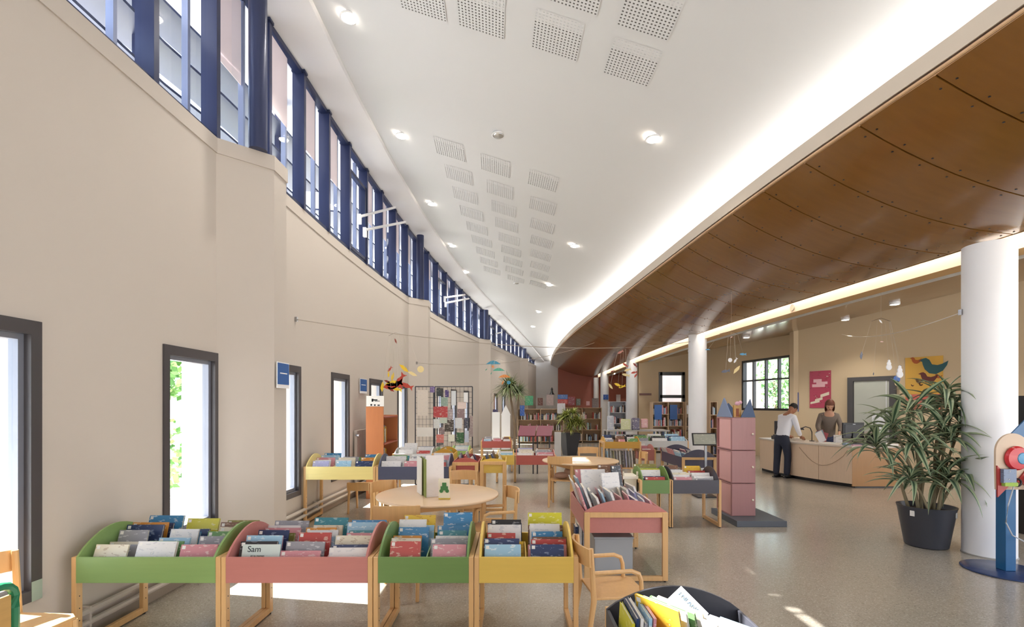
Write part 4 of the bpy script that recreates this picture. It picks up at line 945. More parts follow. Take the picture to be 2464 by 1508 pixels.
tag(far.build('shelf_books', [cover('cover_'+k, *INK[k]) for k in FI]), 'books packed on the far bookcases', 'books', kind='stuff')
# albums and things displayed on top of the far shelves
tops = [(1263, 1283, 952, 975, 20.3, '3f9a72', 'green cardboard house'), (1294, 1306, 957, 975, 20.3, '5c2e22', 'brown framed book'), (1315, 1332, 949, 975, 20.3, '9c8a88', 'grey puppet cabinet'), (1342, 1366, 949, 960, 20.8, '3f68a8', 'blue album lying'),
        (1342, 1366, 960, 972, 20.8, 'b0443e', 'red album'), (1367, 1384, 954, 975, 20.8, '7d1f2e', 'dark red album'), (1387, 1397, 959, 975, 20.8, '5a6458', 'green-grey object'), (1411, 1419, 965, 975, 20.8, 'c9a0a4', 'small pink cup'),
        (1251, 1262, 975, 1000, 20.2, '2f62b8', 'blue sign panel'), (1341, 1360, 970, 995, 20.2, 'd4d4dc', 'white poster with red dots'), (1180, 1190, 950, 985, 20.9, 'd8763a', 'orange vertical banner'), (1186, 1198, 985, 996, 20.6, '4a4a7c', 'indigo picture frame'),
        (1425, 1440, 958, 985, 23.5, '8c8488', 'grey notice board'), (1452, 1464, 949, 961, 25.7, '2f62b8', 'small blue sign on the farthest column'), (1483, 1493, 949, 968, 29.9, 'dfe0ea', 'white paper vase shape on the red wall')]
for i, (a, b_, c_, d_, Y, col, nm) in enumerate(tops):
    p, q = P(a, d_, Y), P(b_, c_, Y)
    o = MB().box(p.x, q.x, Y, Y+.04, p.z, q.z).box(p.x+.02, q.x-.02, Y-.003, Y, p.z+.03, q.z-.03, 1).build('display_album', [paint('top_%d' % i, col, .5), cover('topc_%d' % i, col, 'cbb9ae')])
    tag(o, nm+(' in the far background' if len(nm) < 30 else ''), 'display item')
w_ = MB(); c = P(1328, 949, 20.4); w_.lathe([(.12, 0), (.06, .08), (.015, .3)], 8, tuple(c)); w_.ball((c.x, c.y, c.z+.22), .05, 5)
tag(w_.build('witch_doll', M_black, None, True), 'tiny black pointed-hat doll above the grey puppet cabinet', 'toy')
# white cabinet pieces beyond the palm
wc = thing('white_house_cabinet', 'white house-shaped cabinet behind the palm trunk', 'cabinet', (xat(1184, 17.6), 17.6, 0))
MB().box(0, .28, 0, .35, 0, 1.35).build('body', M_white, wc); MB().prism([(.32, 0, 1.25), (.68, 0, 1.25), (.50, 0, 1.62)], (0, .3, 0)).build('roof', M_white, wc); MB().box(.34, .66, 0, .3, 0, 1.25).build('body', M_white, wc)

# maroon sloping boards
for i, (a, b_) in enumerate(((1246, 1287), (1290, 1327))):
    Y = 11.2; x0, x1 = xat(a, Y), xat(b_, Y)
    t_ = thing('sloping_board', 'maroon sloping display board, %s of two behind the far red bin' % ('left', 'right')[i], 'display board', (x0, Y, 0), 0, 'maroon sloping boards')
    MB().prism([(0, 0, .88), (x1-x0, 0, .88), (x1-x0+.05, .22, 1.10), (.05, .22, 1.10)], (0, -.01, .02)).build('board', paint('maroon_paint', '7c3a4c', .5), t_)
    MB().box(.02, .05, .1, .15, 0, .95).build('leg', M_dark, t_); MB().box(x1-x0-.05, x1-x0-.02, .1, .15, 0, .95).build('leg', M_dark, t_)
# black framed tilted notice right of second column
t_ = thing('notice_stand', 'black-framed tilted notice board on a post left of the castle tower', 'notice board', (xat(1694, 8.45), 8.45, 0))
M = Matrix.Translation((0, 0, 1.0)) @ Matrix.Rotation(math.radians(-15), 4, 'X')
MB().box(-.20, .22, 0, .02, -.10, .12, 0, M).build('frame', M_black, t_); MB().box(-.18, .20, -.004, 0, -.08, .10, 0, M).build('sheet', cover('stand_sheet', 'a8aca0', 'c2c4b8'), t_)
MB().box(.02, .06, .02, .05, 0, .92).build('post', M_chrome, t_); MB().box(-.15, .2, -.1, .18, 0, .02).build('base', M_black, t_)
# small figure-like stands on back tables
for i, (a, b_, c_, d_, col, nm) in enumerate(((1495, 1518, 1008, 1035, 'cfd2a4', 'pale green book standing open in the back'), (1521, 1540, 1005, 1035, '6f6880', 'grey-purple soft backpack in the back'), (1543, 1560, 1007, 1030, 'd8a8a8', 'pink and white cover facing out in the back'),
        (1462, 1478, 1000, 1045, 'b4b8c4', 'grey printer stand under the blue column sign'))):
    Y = 12.6; p, q = P(a, d_, Y), P(b_, c_, Y)
    o = MB().box(p.x, q.x, Y, Y+.10, p.z, q.z).build('back_item', cover('bk_%d' % i, col, 'e4e0dc'), bevel=.03); tag(o, nm, 'display item')
# table carrying them
t_ = thing('back_table', 'grey table behind the mustard bin carrying displayed books', 'table', (2.45, 12.4, 0))
MB().box(0, 1.6, 0, .6, .93, .96).build('tabletop', paint('grey_laminate', 'a8a4a0'), t_)
for x, y in ((.03, .03), (1.54, .03), (.03, .54), (1.54, .54)): MB().box(x, x+.03, y, y+.03, 0, .93).build('leg', M_dark, t_)

# =================================================================== DESK AND THINGS ON IT
M_desk = wood('pale_desk_wood', 'e4cbb0', .35, .07, 'Z'); M_desks = wood('desk_side_wood', 'b98a54', .35, .08, 'Z'); M_dtop = paint('desk_top_laminate', 'd9cfc2', .3)
dk = thing('reception_desk', 'curved pale wood reception desk with a light worktop', 'desk', (0, 0, 0))
A, B = Vector((6.62, 9.40, 0)), Vector((6.10, 11.9, 0)); nrm = Vector(((B-A).y*-1, (B-A).x, 0)).normalized()
def dpt(u, o_=0):
    p = A+(B-A)*u+nrm*(.22*math.sin(PI*u)*1.0); return p-nrm*o_
nP = 4
for k in range(nP):
    us = [k/nP+.002+(1/nP-.004)*i/4 for i in range(5)]
    mb = MB(); f_ = [dpt(u) for u in us]; g_ = [dpt(u, .02) for u in us]; n = 5
    vs = [(p.x, p.y, .07) for p in f_]+[(p.x, p.y, .77) for p in f_]+[(p.x, p.y, .07) for p in g_]+[(p.x, p.y, .77) for p in g_]
    fs = [(i, i+1, n+i+1, n+i) for i in range(4)]+[(2*n+i+1, 2*n+i, 3*n+i, 3*n+i+1) for i in range(4)]+[(n+i, n+i+1, 3*n+i+1, 3*n+i) for i in range(4)]+[(i+1, i, 2*n+i, 2*n+i+1) for i in range(4)]+[(0, n, 3*n, 2*n), (4, 2*n+4, 3*n+4, n+4)]
    mb.add(vs, fs).build('front_panel', M_desk, dk)
us = [i/12 for i in range(13)]
out_ = [dpt(u, -.03) for u in us]; inn = [dpt(u, .75) for u in us]
MB().prism([(p.x, p.y, .775) for p in out_]+[(p.x, p.y, .775) for p in reversed(inn)], (0, 0, .03)).build('worktop', M_dtop, dk)
MB().prism([(p.x, p.y, .0) for p in [dpt(u, .06) for u in us]]+[(p.x, p.y, .0) for p in reversed([dpt(u, .1) for u in us])], (0, 0, .07)).build('kick_plate', M_black, dk)
MB().box(A.x, A.x+.98, A.y-.0, A.y+.022, .025, .77).build('end_panel', M_desks, dk); MB().box(A.x-.02, A.x+1.0, A.y-.02, A.y+.75, .775, .805).build('worktop', M_dtop, dk)
MB().box(A.x+.05, A.x+.95, A.y+.03, A.y+.06, 0, .025).build('kick_plate', M_black, dk)
MB().tube([dpt(.42, -.012)+Vector((0, 0, .70))]+[dpt(.42-.40*i/10, -.012)+Vector((0, 0, .70-.33*math.sin(PI*i/10)+.0*i)) for i in range(1, 10)]+[dpt(.03, -.012)+Vector((0, 0, .72))], .005, 6).build('hanging_cable', paint('beige_cable', 'b89c80'), dk, True)
def onface(px, py, Y): return P(px, py, Y)
# monitor
mt = thing('computer_monitor', 'black computer monitor seen from behind on the desk', 'monitor', (7.02, 9.95, .806), .1)
MB().box(-.235, .235, -.02, .02, .12, .44).build('screen_case', M_black, mt, bevel=.008); MB().box(-.20, .20, -.028, -.02, .16, .40).build('back_ridge', M_dark, mt, bevel=.004)
MB().box(-.04, .04, -.05, -.02, .02, .26).build('neck', M_black, mt); MB().lathe([(.12, 0), (.12, .012), (.10, .02)], 20, (0, -.03, 0)).build('foot', M_black, mt)
MB().box(-.03, .03, -.0295, -.0275, .40, .412).build('badge', M_white, mt)
m2 = thing('computer_monitor', 'dark second monitor at the left end of the desk behind the man', 'monitor', (6.42, 11.62, .806), -.5)
MB().box(-.10, .10, -.02, .02, .10, .42).build('screen_case', M_dark, m2, bevel=.006); MB().box(-.03, .03, 0, .03, .01, .2).build('neck', M_black, m2); MB().box(-.12, .12, -.08, .10, 0, .02).build('foot', M_black, m2)
tag(MB().box(-.14, .14, -.10, .10, 0, .08).box(-.12, .12, -.08, .06, .08, .11).build('desk_phone', M_dark, loc=(6.28, 11.35, .806), bevel=.006), 'dark box-shaped device beside the left monitor on the desk', 'device')
pf = thing('leaflet_holder', 'leaflet holder with white and red leaflets between the two people', 'holder', (6.72, 10.45, .806))
for k, (c_, rx_) in enumerate((('e4e4ea', -.5), ('8fb0c0', -.35), ('a8545c', -.25), ('a8545c', .3))):
    MB().box(-.07+.03*k, .09+.03*k, 0, .004, 0, .24, 0, Matrix.Translation((0, .06*k, 0)) @ Matrix.Rotation(rx_, 4, 'Y')).build('leaflet', paint('leaflet_%d' % k, c_), pf)
lp_ = thing('desk_lamp', 'small dark arched desk lamp beside the leaflets', 'lamp', (6.55, 10.75, .806))
MB().tube([(.12, 0, 0), (.12, 0, .2), (.08, 0, .29), (-.02, 0, .32), (-.1, 0, .29)], .01, 8).build('arm', M_dark, lp_, True); MB().lathe([(.05, 0), (.05, .012)], 14, (.12, 0, 0)).build('base', M_dark, lp_); MB().lathe([(.045, 0), (.02, .05)], 12, (-.1, 0, .25)).build('shade', M_dark, lp_)
for i, (x, y, w, d_, h, r_, mt_, nm) in enumerate(((6.60, 10.15, .30, .2, .012, .2, M_paper, 'white paper stack in front of the woman on the desk'), (6.86, 9.72, .36, .14, .03, .1, M_dark, 'dark keyboard on the desk before the monitor'),
        (7.35, 9.85, .12, .2, .22, 0, M_black, 'black box on the desk right of the monitor'), (6.45, 10.95, .2, .26, .06, -.1, paint('cream_box', 'e6ddd0'), 'cream box on the desk at the man\'s hands'), (6.66, 9.62, .10, .10, .05, .4, paint('cup_blue', '9fb4c8'), 'small pale blue dish at the desk corner'),
        (6.98, 10.35, .14, .08, .16, .2, M_white, 'white card holder on the desk by the woman'), (6.78, 9.52, .16, .06, .02, .5, paint('pink_pen', 'c9a0b0'), 'pink pencil case near the desk corner'), (7.45, 9.6, .3, .2, .04, .1, M_paper, 'pile of papers at the right end of the desk'))):
    tag(MB().box(-w/2, w/2, -d_/2, d_/2, 0, h).build('desk_item', mt_, loc=(x, y, .806), bevel=.003), nm, 'desk item'); bpy.context.scene.objects[-1]
# low grey shelving behind the desk
t_ = thing('low_cabinet', 'low grey cabinet behind the desk right of the monitor', 'cabinet', (8.1, 11.2, 0), math.atan2(-1, .664)+PI/2+.0)
MB().box(-.5, .5, -.2, .2, 0, .95).build('body', paint('grey_cabinet', 'a49c90'), t_); MB().box(-.52, .52, -.22, .22, .95, .975).build('top', paint('grey_top', '8c857c'), t_)

# =================================================================== RIGHT WALL THINGS
RA = math.atan2(-D1.y, -D1.x)     # direction running right/near
nW = Vector((-1, -.664, 0)).normalized()
def on_r1(pl, pr):
    a, b_ = hit(pl, A1, D1), hit(pr, A1, D1); return a, b_
def panel_r1(t_, pl, pr, pt, pb, th, mat, name, off_=.0, par=None, ref=None):
    a, b_ = on_r1(pl, pr); zt = (zat(pt[0], a.y)+zat(pt[1], b_.y))/2 if isinstance(pt, tuple) else zat(pt, (a.y+b_.y)/2); zb = zat(pb, (a.y+b_.y)/2)
    L = (b_-a).length; M = Matrix.Translation(a) @ Matrix.Rotation(math.atan2((b_-a).y, (b_-a).x), 4, 'Z')
    return MB().box(0, L, -off_-th, -off_, zb, zt, 0, M).build(name, mat, t_)
p1 = thing('poster', 'magenta and red poster with white book picture behind the woman', 'poster')
panel_r1(p1, 1949, 2000, (893, 891), 981, .012, cover('magenta_print', 'b3405c', '8f2f3c', 3), 'sheet', .005)
for k, (a, b_, c_, d_) in enumerate(((1951, 1973, 962, 972), (1962, 1980, 955, 966), (1975, 1996, 942, 956))):
    aa, bb_ = on_r1(a, b_); z0, z1 = zat(d_, aa.y), zat(c_, bb_.y)
    v_ = [aa+nW*.019+Vector((0, 0, z0)), bb_+nW*.019+Vector((0, 0, z0+(z1-z0)*.45)), bb_+nW*.019+Vector((0, 0, z1)), aa+nW*.019+Vector((0, 0, z0+(z1-z0)*.5))]
    MB().prism(v_, nW*.002).build('printed_book', paint('cream_print', 'e4d8c4'), p1)
for (a, b_, c_, d_) in ((1958, 1978, 912, 920), (1955, 1986, 924, 931), (1965, 1992, 918, 924)):
    panel_r1(p1, a, b_, c_, d_, .001, paint('pink_print', 'e6b8c0'), 'printed_mark', .0175)
p2 = thing('poster', 'yellow poster with a teal bird and brown birds on the tan wall', 'poster')
panel_r1(p2, 2179, 2270, (861, 855), 985, .012, paint('poster_yellow', 'd9ab4c', .5, .12, 1.2), 'sheet', .005)
panel_r1(p2, 2180, 2269, 948, 985, .002, cover('poster_red_fields', 'c8685c', 'd9a05c', 4), 'printed_fields', .0175)
panel_r1(p2, 2221, 2246, 962, 982, .002, paint('poster_aqua', '6fb0b8'), 'printed_pond', .0205)
def bird(px, py, s, mat, flip=1):
    a = hit(px, A1, D1); zc = zat(py, a.y); u = -D1.normalized()*flip
    out2 = [(-1.1, .55), (-.75, .75), (-.5, .8), (-.25, .6), (-.05, .15), (.35, .05), (.7, .15), (1.15, .42), (1.05, .0), (.75, -.5), (.25, -.8), (-.25, -.7), (-.6, -.3), (-.75, .15), (-.8, .45)]
    MB().prism([a+nW*.0175+u*x*s+Vector((0, 0, zc+z*s)) for x, z in out2], nW*.003).build('printed_bird', mat, p2)
bird(2245, 880, .24, paint('bird_teal', '2f5c62')); bird(2233, 908, .16, paint('bird_brown', '6a3430')); bird(2204, 867, .10, paint('bird_rust', 'a8582c')); bird(2212, 916, .08, paint('bird_dark', '5a3a20')); bird(2259, 905, .06, paint('bird_rust', 'a8582c')); bird(2196, 927, .03, paint('bird_dark', '5a3a20')); bird(2216, 925, .04, paint('bird_dark', '5a3a20'))
s3 = thing('wall_sign', 'narrow blue vertical sign on the tan wall behind the man', 'sign'); panel_r1(s3, 1909, 1922, 944, 990, .012, paint('sign_violet_blue', '5a68a4'), 'plate', .005); panel_r1(s3, 1912, 1920, 956, 961, .001, M_white, 'printed_mark', .0175)
# door
dr = bpy.data.objects.new('door_1', None); COL.objects.link(dr); dr['kind'] = 'structure'
M_jamb = paint('dark_grey_jamb', '4c4a4c', .4)
a, b_ = on_r1(2042, 2158); L = (b_-a).length; M = Matrix.Translation(a) @ Matrix.Rotation(math.atan2((b_-a).y, (b_-a).x), 4, 'Z'); zt = zat(911, (a.y+b_.y)/2)+.05
for x0, x1, z0, z1, nm in ((0, .13, 0, zt, 'jamb'), (L-.13, L, 0, zt, 'jamb'), (.13, L-.13, zt-.1, zt, 'head')): MB().box(x0, x1, -.08, 0, z0, z1, 0, M).build(nm, M_jamb, dr)
lf = MB().box(.14, L-.14, -.05, -.01, .02, zt-.11, 0, M).build('leaf', paint('grey_green_leaf', 'b9bdb4', .25), dr)
MB().box(L*.52, L*.78, -.055, -.0505, .9, zt-.9, 0, M).build('painted_bright_window', paint('pale_panel', 'e9eef2', .15), lf)  # white paint imitates a bright window seen through the glass door
for x in (L*.80, L*.86): MB().box(x, x+.025, -.056, -.0505, .02, zt-.11, 0, M).build('stile', paint('light_grey_stile', 'd4d6d8', .3), lf)
# dark shelving at the far right edge
t_ = thing('dark_cabinet', 'tall dark display cabinet at the right edge behind the column', 'cabinet', (6.36, 5.95, 0))
MB().box(0, .05, 0, .5, 0, 1.72).build('side_panel', M_black, t_); MB().box(0, .8, .48, .5, 0, 1.72).build('back_panel', M_black, t_)
for z in (0, .4, .8, 1.2, 1.68): MB().box(.05, .8, 0, .48, z, z+.03).build('shelf', M_black, t_)
# =================================================================== PLANTS
def leafmesh(L, w, droop, seed, mats):
    rd = random.Random(seed); n = 8; mb = MB(); rows = []
    for i in range(n+1):
        u = i/n; ww = w*(.35+1.6*u if u < .35 else 1.0-(.0 if u < .5 else ((u-.5)/.5)**1.6)*.97)*.5
        x = L*(u-.12*droop*u*u); z = L*(.55*u-droop*u*u)
        k = .35*ww
        rows.append([(x, -ww, z+k), (x, -ww*.35, z), (x, ww*.35, z), (x, ww, z+k)])
    vs = [p for r in rows for p in r]; fs = []; mi = []
    for i in range(n):
        for j in range(3): fs.append((i*4+j, i*4+j+1, (i+1)*4+j+1, (i+1)*4+j)); mi.append(0 if j == 1 else 1)
    mb.v = vs; mb.f = fs; mb.m = mi
    return mb.mesh('leaf', mats, True)
dg = [paint('dracaena_dark', '3a5540', .35, .15), paint('dracaena_edge', '97a684', .35, .2)]
dm = [leafmesh(.42, .060, dr_, i, dg) for i, dr_ in enumerate((.5, .8, 1.1, .3, .95, 1.3))]
pl = thing('potted_dracaena', 'large leafy dracaena in a round charcoal pot by the nearest white column', 'plant', (4.73, 5.52, 0))
MB().lathe([(.001, 0), (.185, 0), (.20, .012), (.265, .43), (.275, .46), (.262, .46), (.252, .43), (.24, .40), (.001, .40)], 40, cap=False).build('pot', paint('charcoal_pot', '3c3e46', .35, .05), pl, True)
MB().lathe([(.001, .405), (.24, .405)], 24, cap=False).build('soil', paint('potting_soil', '2b221c', .95, .3, 30), pl)
for a_ in (-2.75, -.95): MB().box(-.022, .022, -.003, .003, .36, .42, 0, Matrix.Rotation(a_+PI/2, 4, 'Z') @ Matrix.Translation((0, -.262, 0))).build('pot_label', M_paper, pl)
rd = random.Random(12)
ros = [(-.42, -.05, 1.40), (-.12, .05, 1.58), (.20, .0, 1.72), (.34, -.06, 1.38), (-.22, -.12, 1.18), (.10, -.15, 1.28), (.05, -.20, .84), (-.30, -.14, .82), (.28, -.16, .90), (-.5, .1, 1.15), (.42, .1, 1.6)]
for (x, y, z) in ros:
    MB().tube([(x*.25, y*.4+rd.uniform(-.08, .08), .40), (x*.5, y*.8, .4+(z-.4)*.5), (x, y, z)], [.018, .014, .011], 8).build('stem', paint('dracaena_stem', '8f8468', .8, .2), pl, True)
    for k in range(27):
        o = bpy.data.objects.new('leaf', dm[rd.randrange(6)]); COL.objects.link(o); o.parent = pl
        s = rd.uniform(.85, 1.15); o.location = (x+rd.uniform(-.015, .015), y+rd.uniform(-.015, .015), z-.10+.14*k/30); o.scale = (s, s, s)
        el = 1.0*(k/30)**1.5-.15
        o.rotation_euler = (Matrix.Rotation(k*2.4+rd.uniform(-.2, .2), 4, 'Z') @ Matrix.Rotation(-el, 4, 'Y') @ Matrix.Rotation(rd.uniform(-.3, .3), 4, 'X')).to_euler()
# palm
pg = [paint('palm_green', '5d7048', .5, .2), paint('palm_light', '93a070', .5, .2)]
def tuft(mb, c, n, L, w, rd, up=1.0, dro=(.6, 1.4)):
    for k in range(n):
        az = rd.uniform(0, 2*PI); el = rd.uniform(-.1, 1.2)*up; dr_ = rd.uniform(*dro); LL = L*rd.uniform(.7, 1.1); pts = []
        for i in range(6):
            u = i/5; r_ = LL*(math.cos(el)*u); z = LL*(math.sin(el)*u-dr_*u*u*.6); ww = w*(1-u)**.7*.5+.0004
            d = Vector((math.cos(az), math.sin(az), 0)); s_ = Vector((-d.y, d.x, 0)); p = Vector(c)+d*r_+Vector((0, 0, z)); pts.append([p-s_*ww, p+s_*ww])
        mb.grid(pts, rd.randint(0, 1))
pa = thing('potted_palm', 'tall thin-leaved palm with bare trunk in the background left of centre', 'plant', (xat(1236, 13.5), 13.5, 0)); rd = random.Random(4)
MB().lathe([(.15, 0), (.20, .35), (.19, .36), (.001, .33)], 24).build('pot', M_dark, pa, True)
MB().tube([(.02, 0, .34), (.03, 0, 1.0), (-.05, 0, 1.6), (-.12, 0, 2.05)], [.04, .035, .03, .025], 8).build('trunk', paint('palm_trunk', '8c7a66', .8, .2), pa, True)
MB().tube([(.03, 0, .8), (.10, .02, 1.3), (.14, .02, 1.9)], [.03, .024, .02], 8).build('trunk', paint('palm_trunk', '8c7a66', .8, .2), pa, True)
mb = MB(); tuft(mb, (-.12, 0, 2.10), 420, .62, .036, rd, 1.1, (.3, 1.5)); tuft(mb, (.14, .02, 1.95), 180, .55, .026, rd, 1.0, (.3, 1.5)); mb.build('foliage', pg, pa)['kind'] = 'stuff'
bu = thing('potted_bush', 'bushy yellow-green plant in a tall tapering square charcoal pot', 'plant', (1.86, 15.6, 0), .35)
MB().add([(-.17, -.17, 0), (.17, -.17, 0), (.17, .17, 0), (-.17, .17, 0), (-.26, -.26, .72), (.26, -.26, .72), (.26, .26, .72), (-.26, .26, .72)], [(0, 3, 2, 1), (4, 5, 6, 7), (0, 1, 5, 4), (1, 2, 6, 5), (2, 3, 7, 6), (3, 0, 4, 7)]).build('pot', paint('charcoal_pot', '3c3e46', .35, .05), bu, bevel=.01)
rd = random.Random(9); mb = MB(); 
for k in range(10): tuft(mb, (rd.uniform(-.28, .28), rd.uniform(-.25, .25), rd.uniform(.78, 1.35)), 90, .44, .036, rd, 1.0, (.3, 1.0))
mb.build('foliage', [paint('bush_green', '8f9c4c', .5, .2), paint('bush_yellow', 'b8bc6c', .5, .2)], bu)['kind'] = 'stuff'
tag(MB().box(-.10, .10, -.01, .01, 0, .80).build('floor_screen', paint('grey_white_board', 'd0d0d2'), loc=(xat(1342, 14.6), 14.6, 0)), 'white floor panel left of the tall square plant pot', 'panel')

# =================================================================== ROCKET TELEPHONE
rk = thing('rocket_stand', 'rocket-shaped game stand on a blue post and round base at the right edge', 'game stand', (4.76, 4.66, 0))
M_bl = paint('rocket_blue', '1f5c8c', .3); M_bln = paint('rocket_base_blue', '2c3f6a', .25); M_rf = paint('rocket_red', 'a83a36', .35); M_bg = paint('rocket_beige', 'cbb49c', .45)
MB().lathe([(.001, 0), (.32, 0), (.33, .004), (.33, .014), (.32, .018), (.001, .018)], 48, cap=False).build('base', M_bln, rk, True)
MB().box(-.05, .05, -.05, .05, .018, .88).build('post', M_bl, rk, bevel=.006)
hd_ = [(-.16, .80), (-.165, 1.0)]+[(-.165*math.cos(PI*i/24), 1.16+.175*math.sin(PI*i/24)) for i in range(25)]+[(.165, 1.0), (.16, .80)]
hx_ = [(-.16, .80), (-.165, 1.0), (-.16, 1.12), (-.13, 1.22), (-.08, 1.30), (0, 1.335), (.08, 1.30), (.13, 1.22), (.16, 1.12), (.165, 1.0), (.16, .80)]
MB().prism([(x, -.07, z) for x, z in hd_], (0, .02, 0)).build('head_board', M_bg, rk, bevel=.003)
MB().prism([(-.165, -.085, 1.03), (-.16, -.085, .73), (-.02, -.085, .87)], (0, .014, 0)).build('fin', M_rf, rk); MB().prism([(.19, -.085, 1.08), (.20, -.085, .80), (.02, -.085, .88)], (0, .014, 0)).build('fin', M_rf, rk)
MB().prism([(-.02, -.045, 1.30), (.20, -.045, 1.52), (.20, -.045, 1.25)], (0, .014, 0)).build('tail_fin', M_bl, rk)
MD = Matrix.Translation((.02, -.072, 1.10)) @ Matrix.Rotation(PI/2, 4, 'X')
dd = MB().lathe([(.11, 0), (.115, .015), (.10, .035), (.001, .042)], 32, M=MD).build('red_disc', paint('glossy_red', 'c22f35', .2), rk, True)
MB().lathe([(.055, .038), (.05, .046), (.001, .05)], 20, (.03, 0, 0), M=MD).build('blue_centre', cover('disc_centre', '4a90b8', '23405c', 12), dd, True)
MB().lathe([(.09, .5), (.09, .505)], 4, (0, 0, -.46), M=MD)
MB().box(-.14, -.02, -.12, -.088, .87, 1.0).build('game_card', cover('game_card', '6f7f9a', '3a3f4c', 14), rk); MB().box(-.13, -.01, -.124, -.088, .84, .875).build('green_strip', paint('strip_green', '9ab84a'), rk)
MB().tube([(.02+.035*math.cos(a_), -.09, .87+.035*math.sin(a_)) for a_ in [i*PI/6 for i in range(13)]], .008, 6).build('black_ring', M_black, rk, True)
MB().tube([(.10, -.12, .93), (.13, -.16, .82), (.20, -.16, .74), (.32, -.14, .76)], [.03, .026, .026, .035], 10).build('handset', paint('glossy_red', 'c22f35', .2), rk, True)
MB().tube([(-.02, -.1, .86), (-.10, -.12, .66), (-.12, -.12, .5), (-.06, -.12, .38), (.05, -.13, .32), (.2, -.13, .33), (.33, -.13, .42)], .006, 6).build('cable', paint('grey_cable', 'b8bcc4'), rk, True)
MB().tube([(.08+.012*math.sin(i*1.9)+.004*i, -.1, .84-.02*i) for i in range(24)], .004, 5).build('coiled_cord', M_black, rk, True)

# =================================================================== CORDS AND MOBILES
def cord(lab, pts, r=.004, sag=0, mat=None):
    A, B = pts; N = 24; ps = [A+(B-A)*(i/N)-Vector((0, 0, sag*4*(i/N)*(1-i/N))) for i in range(N+1)]
    t_ = thing('hanging_cord', lab, 'cord', A); MB().tube([p-A for p in ps], r, 5).build('cord', mat or paint('cord_grey', 'a0968a'), t_, True)
    MB().box(-.02, .02, -.02, .02, -.03, .03).build('anchor', M_chrome, t_); return ps
cord('long thin cord sagging from the left wall across the hall to the second column', (Vector((Wl(6.35)+.01, 6.35, zat(768, 6.35))), Vector((4.52, 12.25, zat(822, 12.25)))), .006, .26)
cord('short cord from the left wall holding the parasol mobile', (P(1003, 873, 11.2), Vector((2.3, 13.5, 3.35))), .006, .25)
cord('cord from the nearest column towards the tan wall holding the snowman mobile', (Vector((4.93, 5.3, 2.62)), Vector((8.6, 12.6, 3.45))), .006, .15, paint('cord_white', 'd8d0c8'))
def flat(mb, pts, mi=0): mb.prism(pts, (0, .004, 0), mi)
def fish(mb, c, L, ang, mi, tail=1):
    sh = [(-1, 0), (-.6, .28), (0, .36), (.55, .14), (1, .42), (.85, 0), (1, -.42), (.55, -.12), (0, -.30), (-.6, -.22)]; ca, sa = math.cos(ang), math.sin(ang)
    flat(mb, [(c[0]+L*.5*(x*ca-z*sa), c[1], c[2]+L*.5*(x*sa+z*ca)) for x, z in sh], mi)
def mobile(name, lab, Y, items_, mats, thread_to, up=None):
    t_ = thing(name, lab, 'mobile', (0, 0, 0))
    top = thread_to
    if up: MB().tube([tuple(top), (top.x, top.y, up)], .0015, 4).build('thread', paint('thread', 'c4bcb0'), t_)
    for (px, py, Lp, ang, mi, kind) in items_:
        c = P(px, py, Y); L = Lp/F*Y; mb = MB()
        if kind == 'fish': fish(mb, c, L, ang, 0)
        elif kind == 'umb': flat(mb, [(c.x-L/2+L*i/10, c.y, c.z+L*.24*math.sin(PI*i/10)) for i in range(11)]); 
        elif kind == 'leaf': flat(mb, [(c.x+L*.5*(x*math.cos(ang)-z*math.sin(ang)), c.y, c.z+L*.5*(x*math.sin(ang)+z*math.cos(ang))) for x, z in ((-1, 0), (-.3, .35), (.4, .25), (1, 0), (.3, -.3), (-.4, -.2))])
        elif kind == 'disc': flat(mb, [(c.x+L*.5*math.cos(a_), c.y, c.z+L*.5*math.sin(a_)) for a_ in [i*PI/8 for i in range(16)]])
        elif kind == 'snow':
            for dz, r_ in ((-.28, .34), (.1, .26), (.38, .17)): mb.ball((c.x, c.y, c.z+dz*L), r_*L, 6, sc=(1, .3, 1))
        mb.build({'fish': 'paper_fish', 'umb': 'paper_parasol', 'leaf': 'paper_leaf', 'disc': 'paper_disc', 'snow': 'paper_snowman'}[kind], mats[mi], t_)
        MB().tube([(c.x, c.y, c.z+L*.1), (top.x+(c.x-top.x)*.5, c.y, top.z-.1*abs(c.x-top.x)-.02)], .0015, 4).build('thread', paint('thread', 'c4bcb0'), t_)
    xs = [P(i_[0], 0, Y).x for i_ in items_]
    MB().tube([((min(xs)+top.x)/2, Y, top.z-.05), (top.x, Y, top.z), ((max(xs)+top.x)/2, Y, top.z-.05)], .003, 5).build('rod', M_chrome, t_, True)
MY, MR, MO, MDK = paint('mobile_yellow', 'ecc62c', .5), paint('mobile_red', 'b8402f', .5), paint('mobile_pale', 'e8d49a', .5), paint('mobile_brown', '8a3226', .5)
mobile('parrot_mobile', 'red and yellow paper bird mobile hanging near the left wall', 7.7, [(938, 888, 16, .9, 1, 'fish'), (935, 900, 15, 1.6, 0, 'fish'), (972, 886, 30, -.7, 0, 'leaf'), (992, 899, 26, -.4, 2, 'leaf'), (1012, 888, 16, .3, 2, 'disc'),
    (948, 922, 44, .15, 0, 'fish'), (945, 929, 48, .1, 1, 'fish'), (962, 915, 40, 1.0, 1, 'fish'), (932, 918, 18, -.4, 3, 'leaf'), (955, 936, 26, -.2, 0, 'fish'), (978, 928, 34, -.35, 1, 'fish'), (920, 930, 26, 1.5, 0, 'leaf'), (952, 820, 14, -1.2, 3, 'leaf'), (945, 906, 22, 1.4, 0, 'leaf'), (940, 936, 22, -.6, 3, 'leaf')], [MY, MR, MO, MDK], P(951, 800, 7.7))
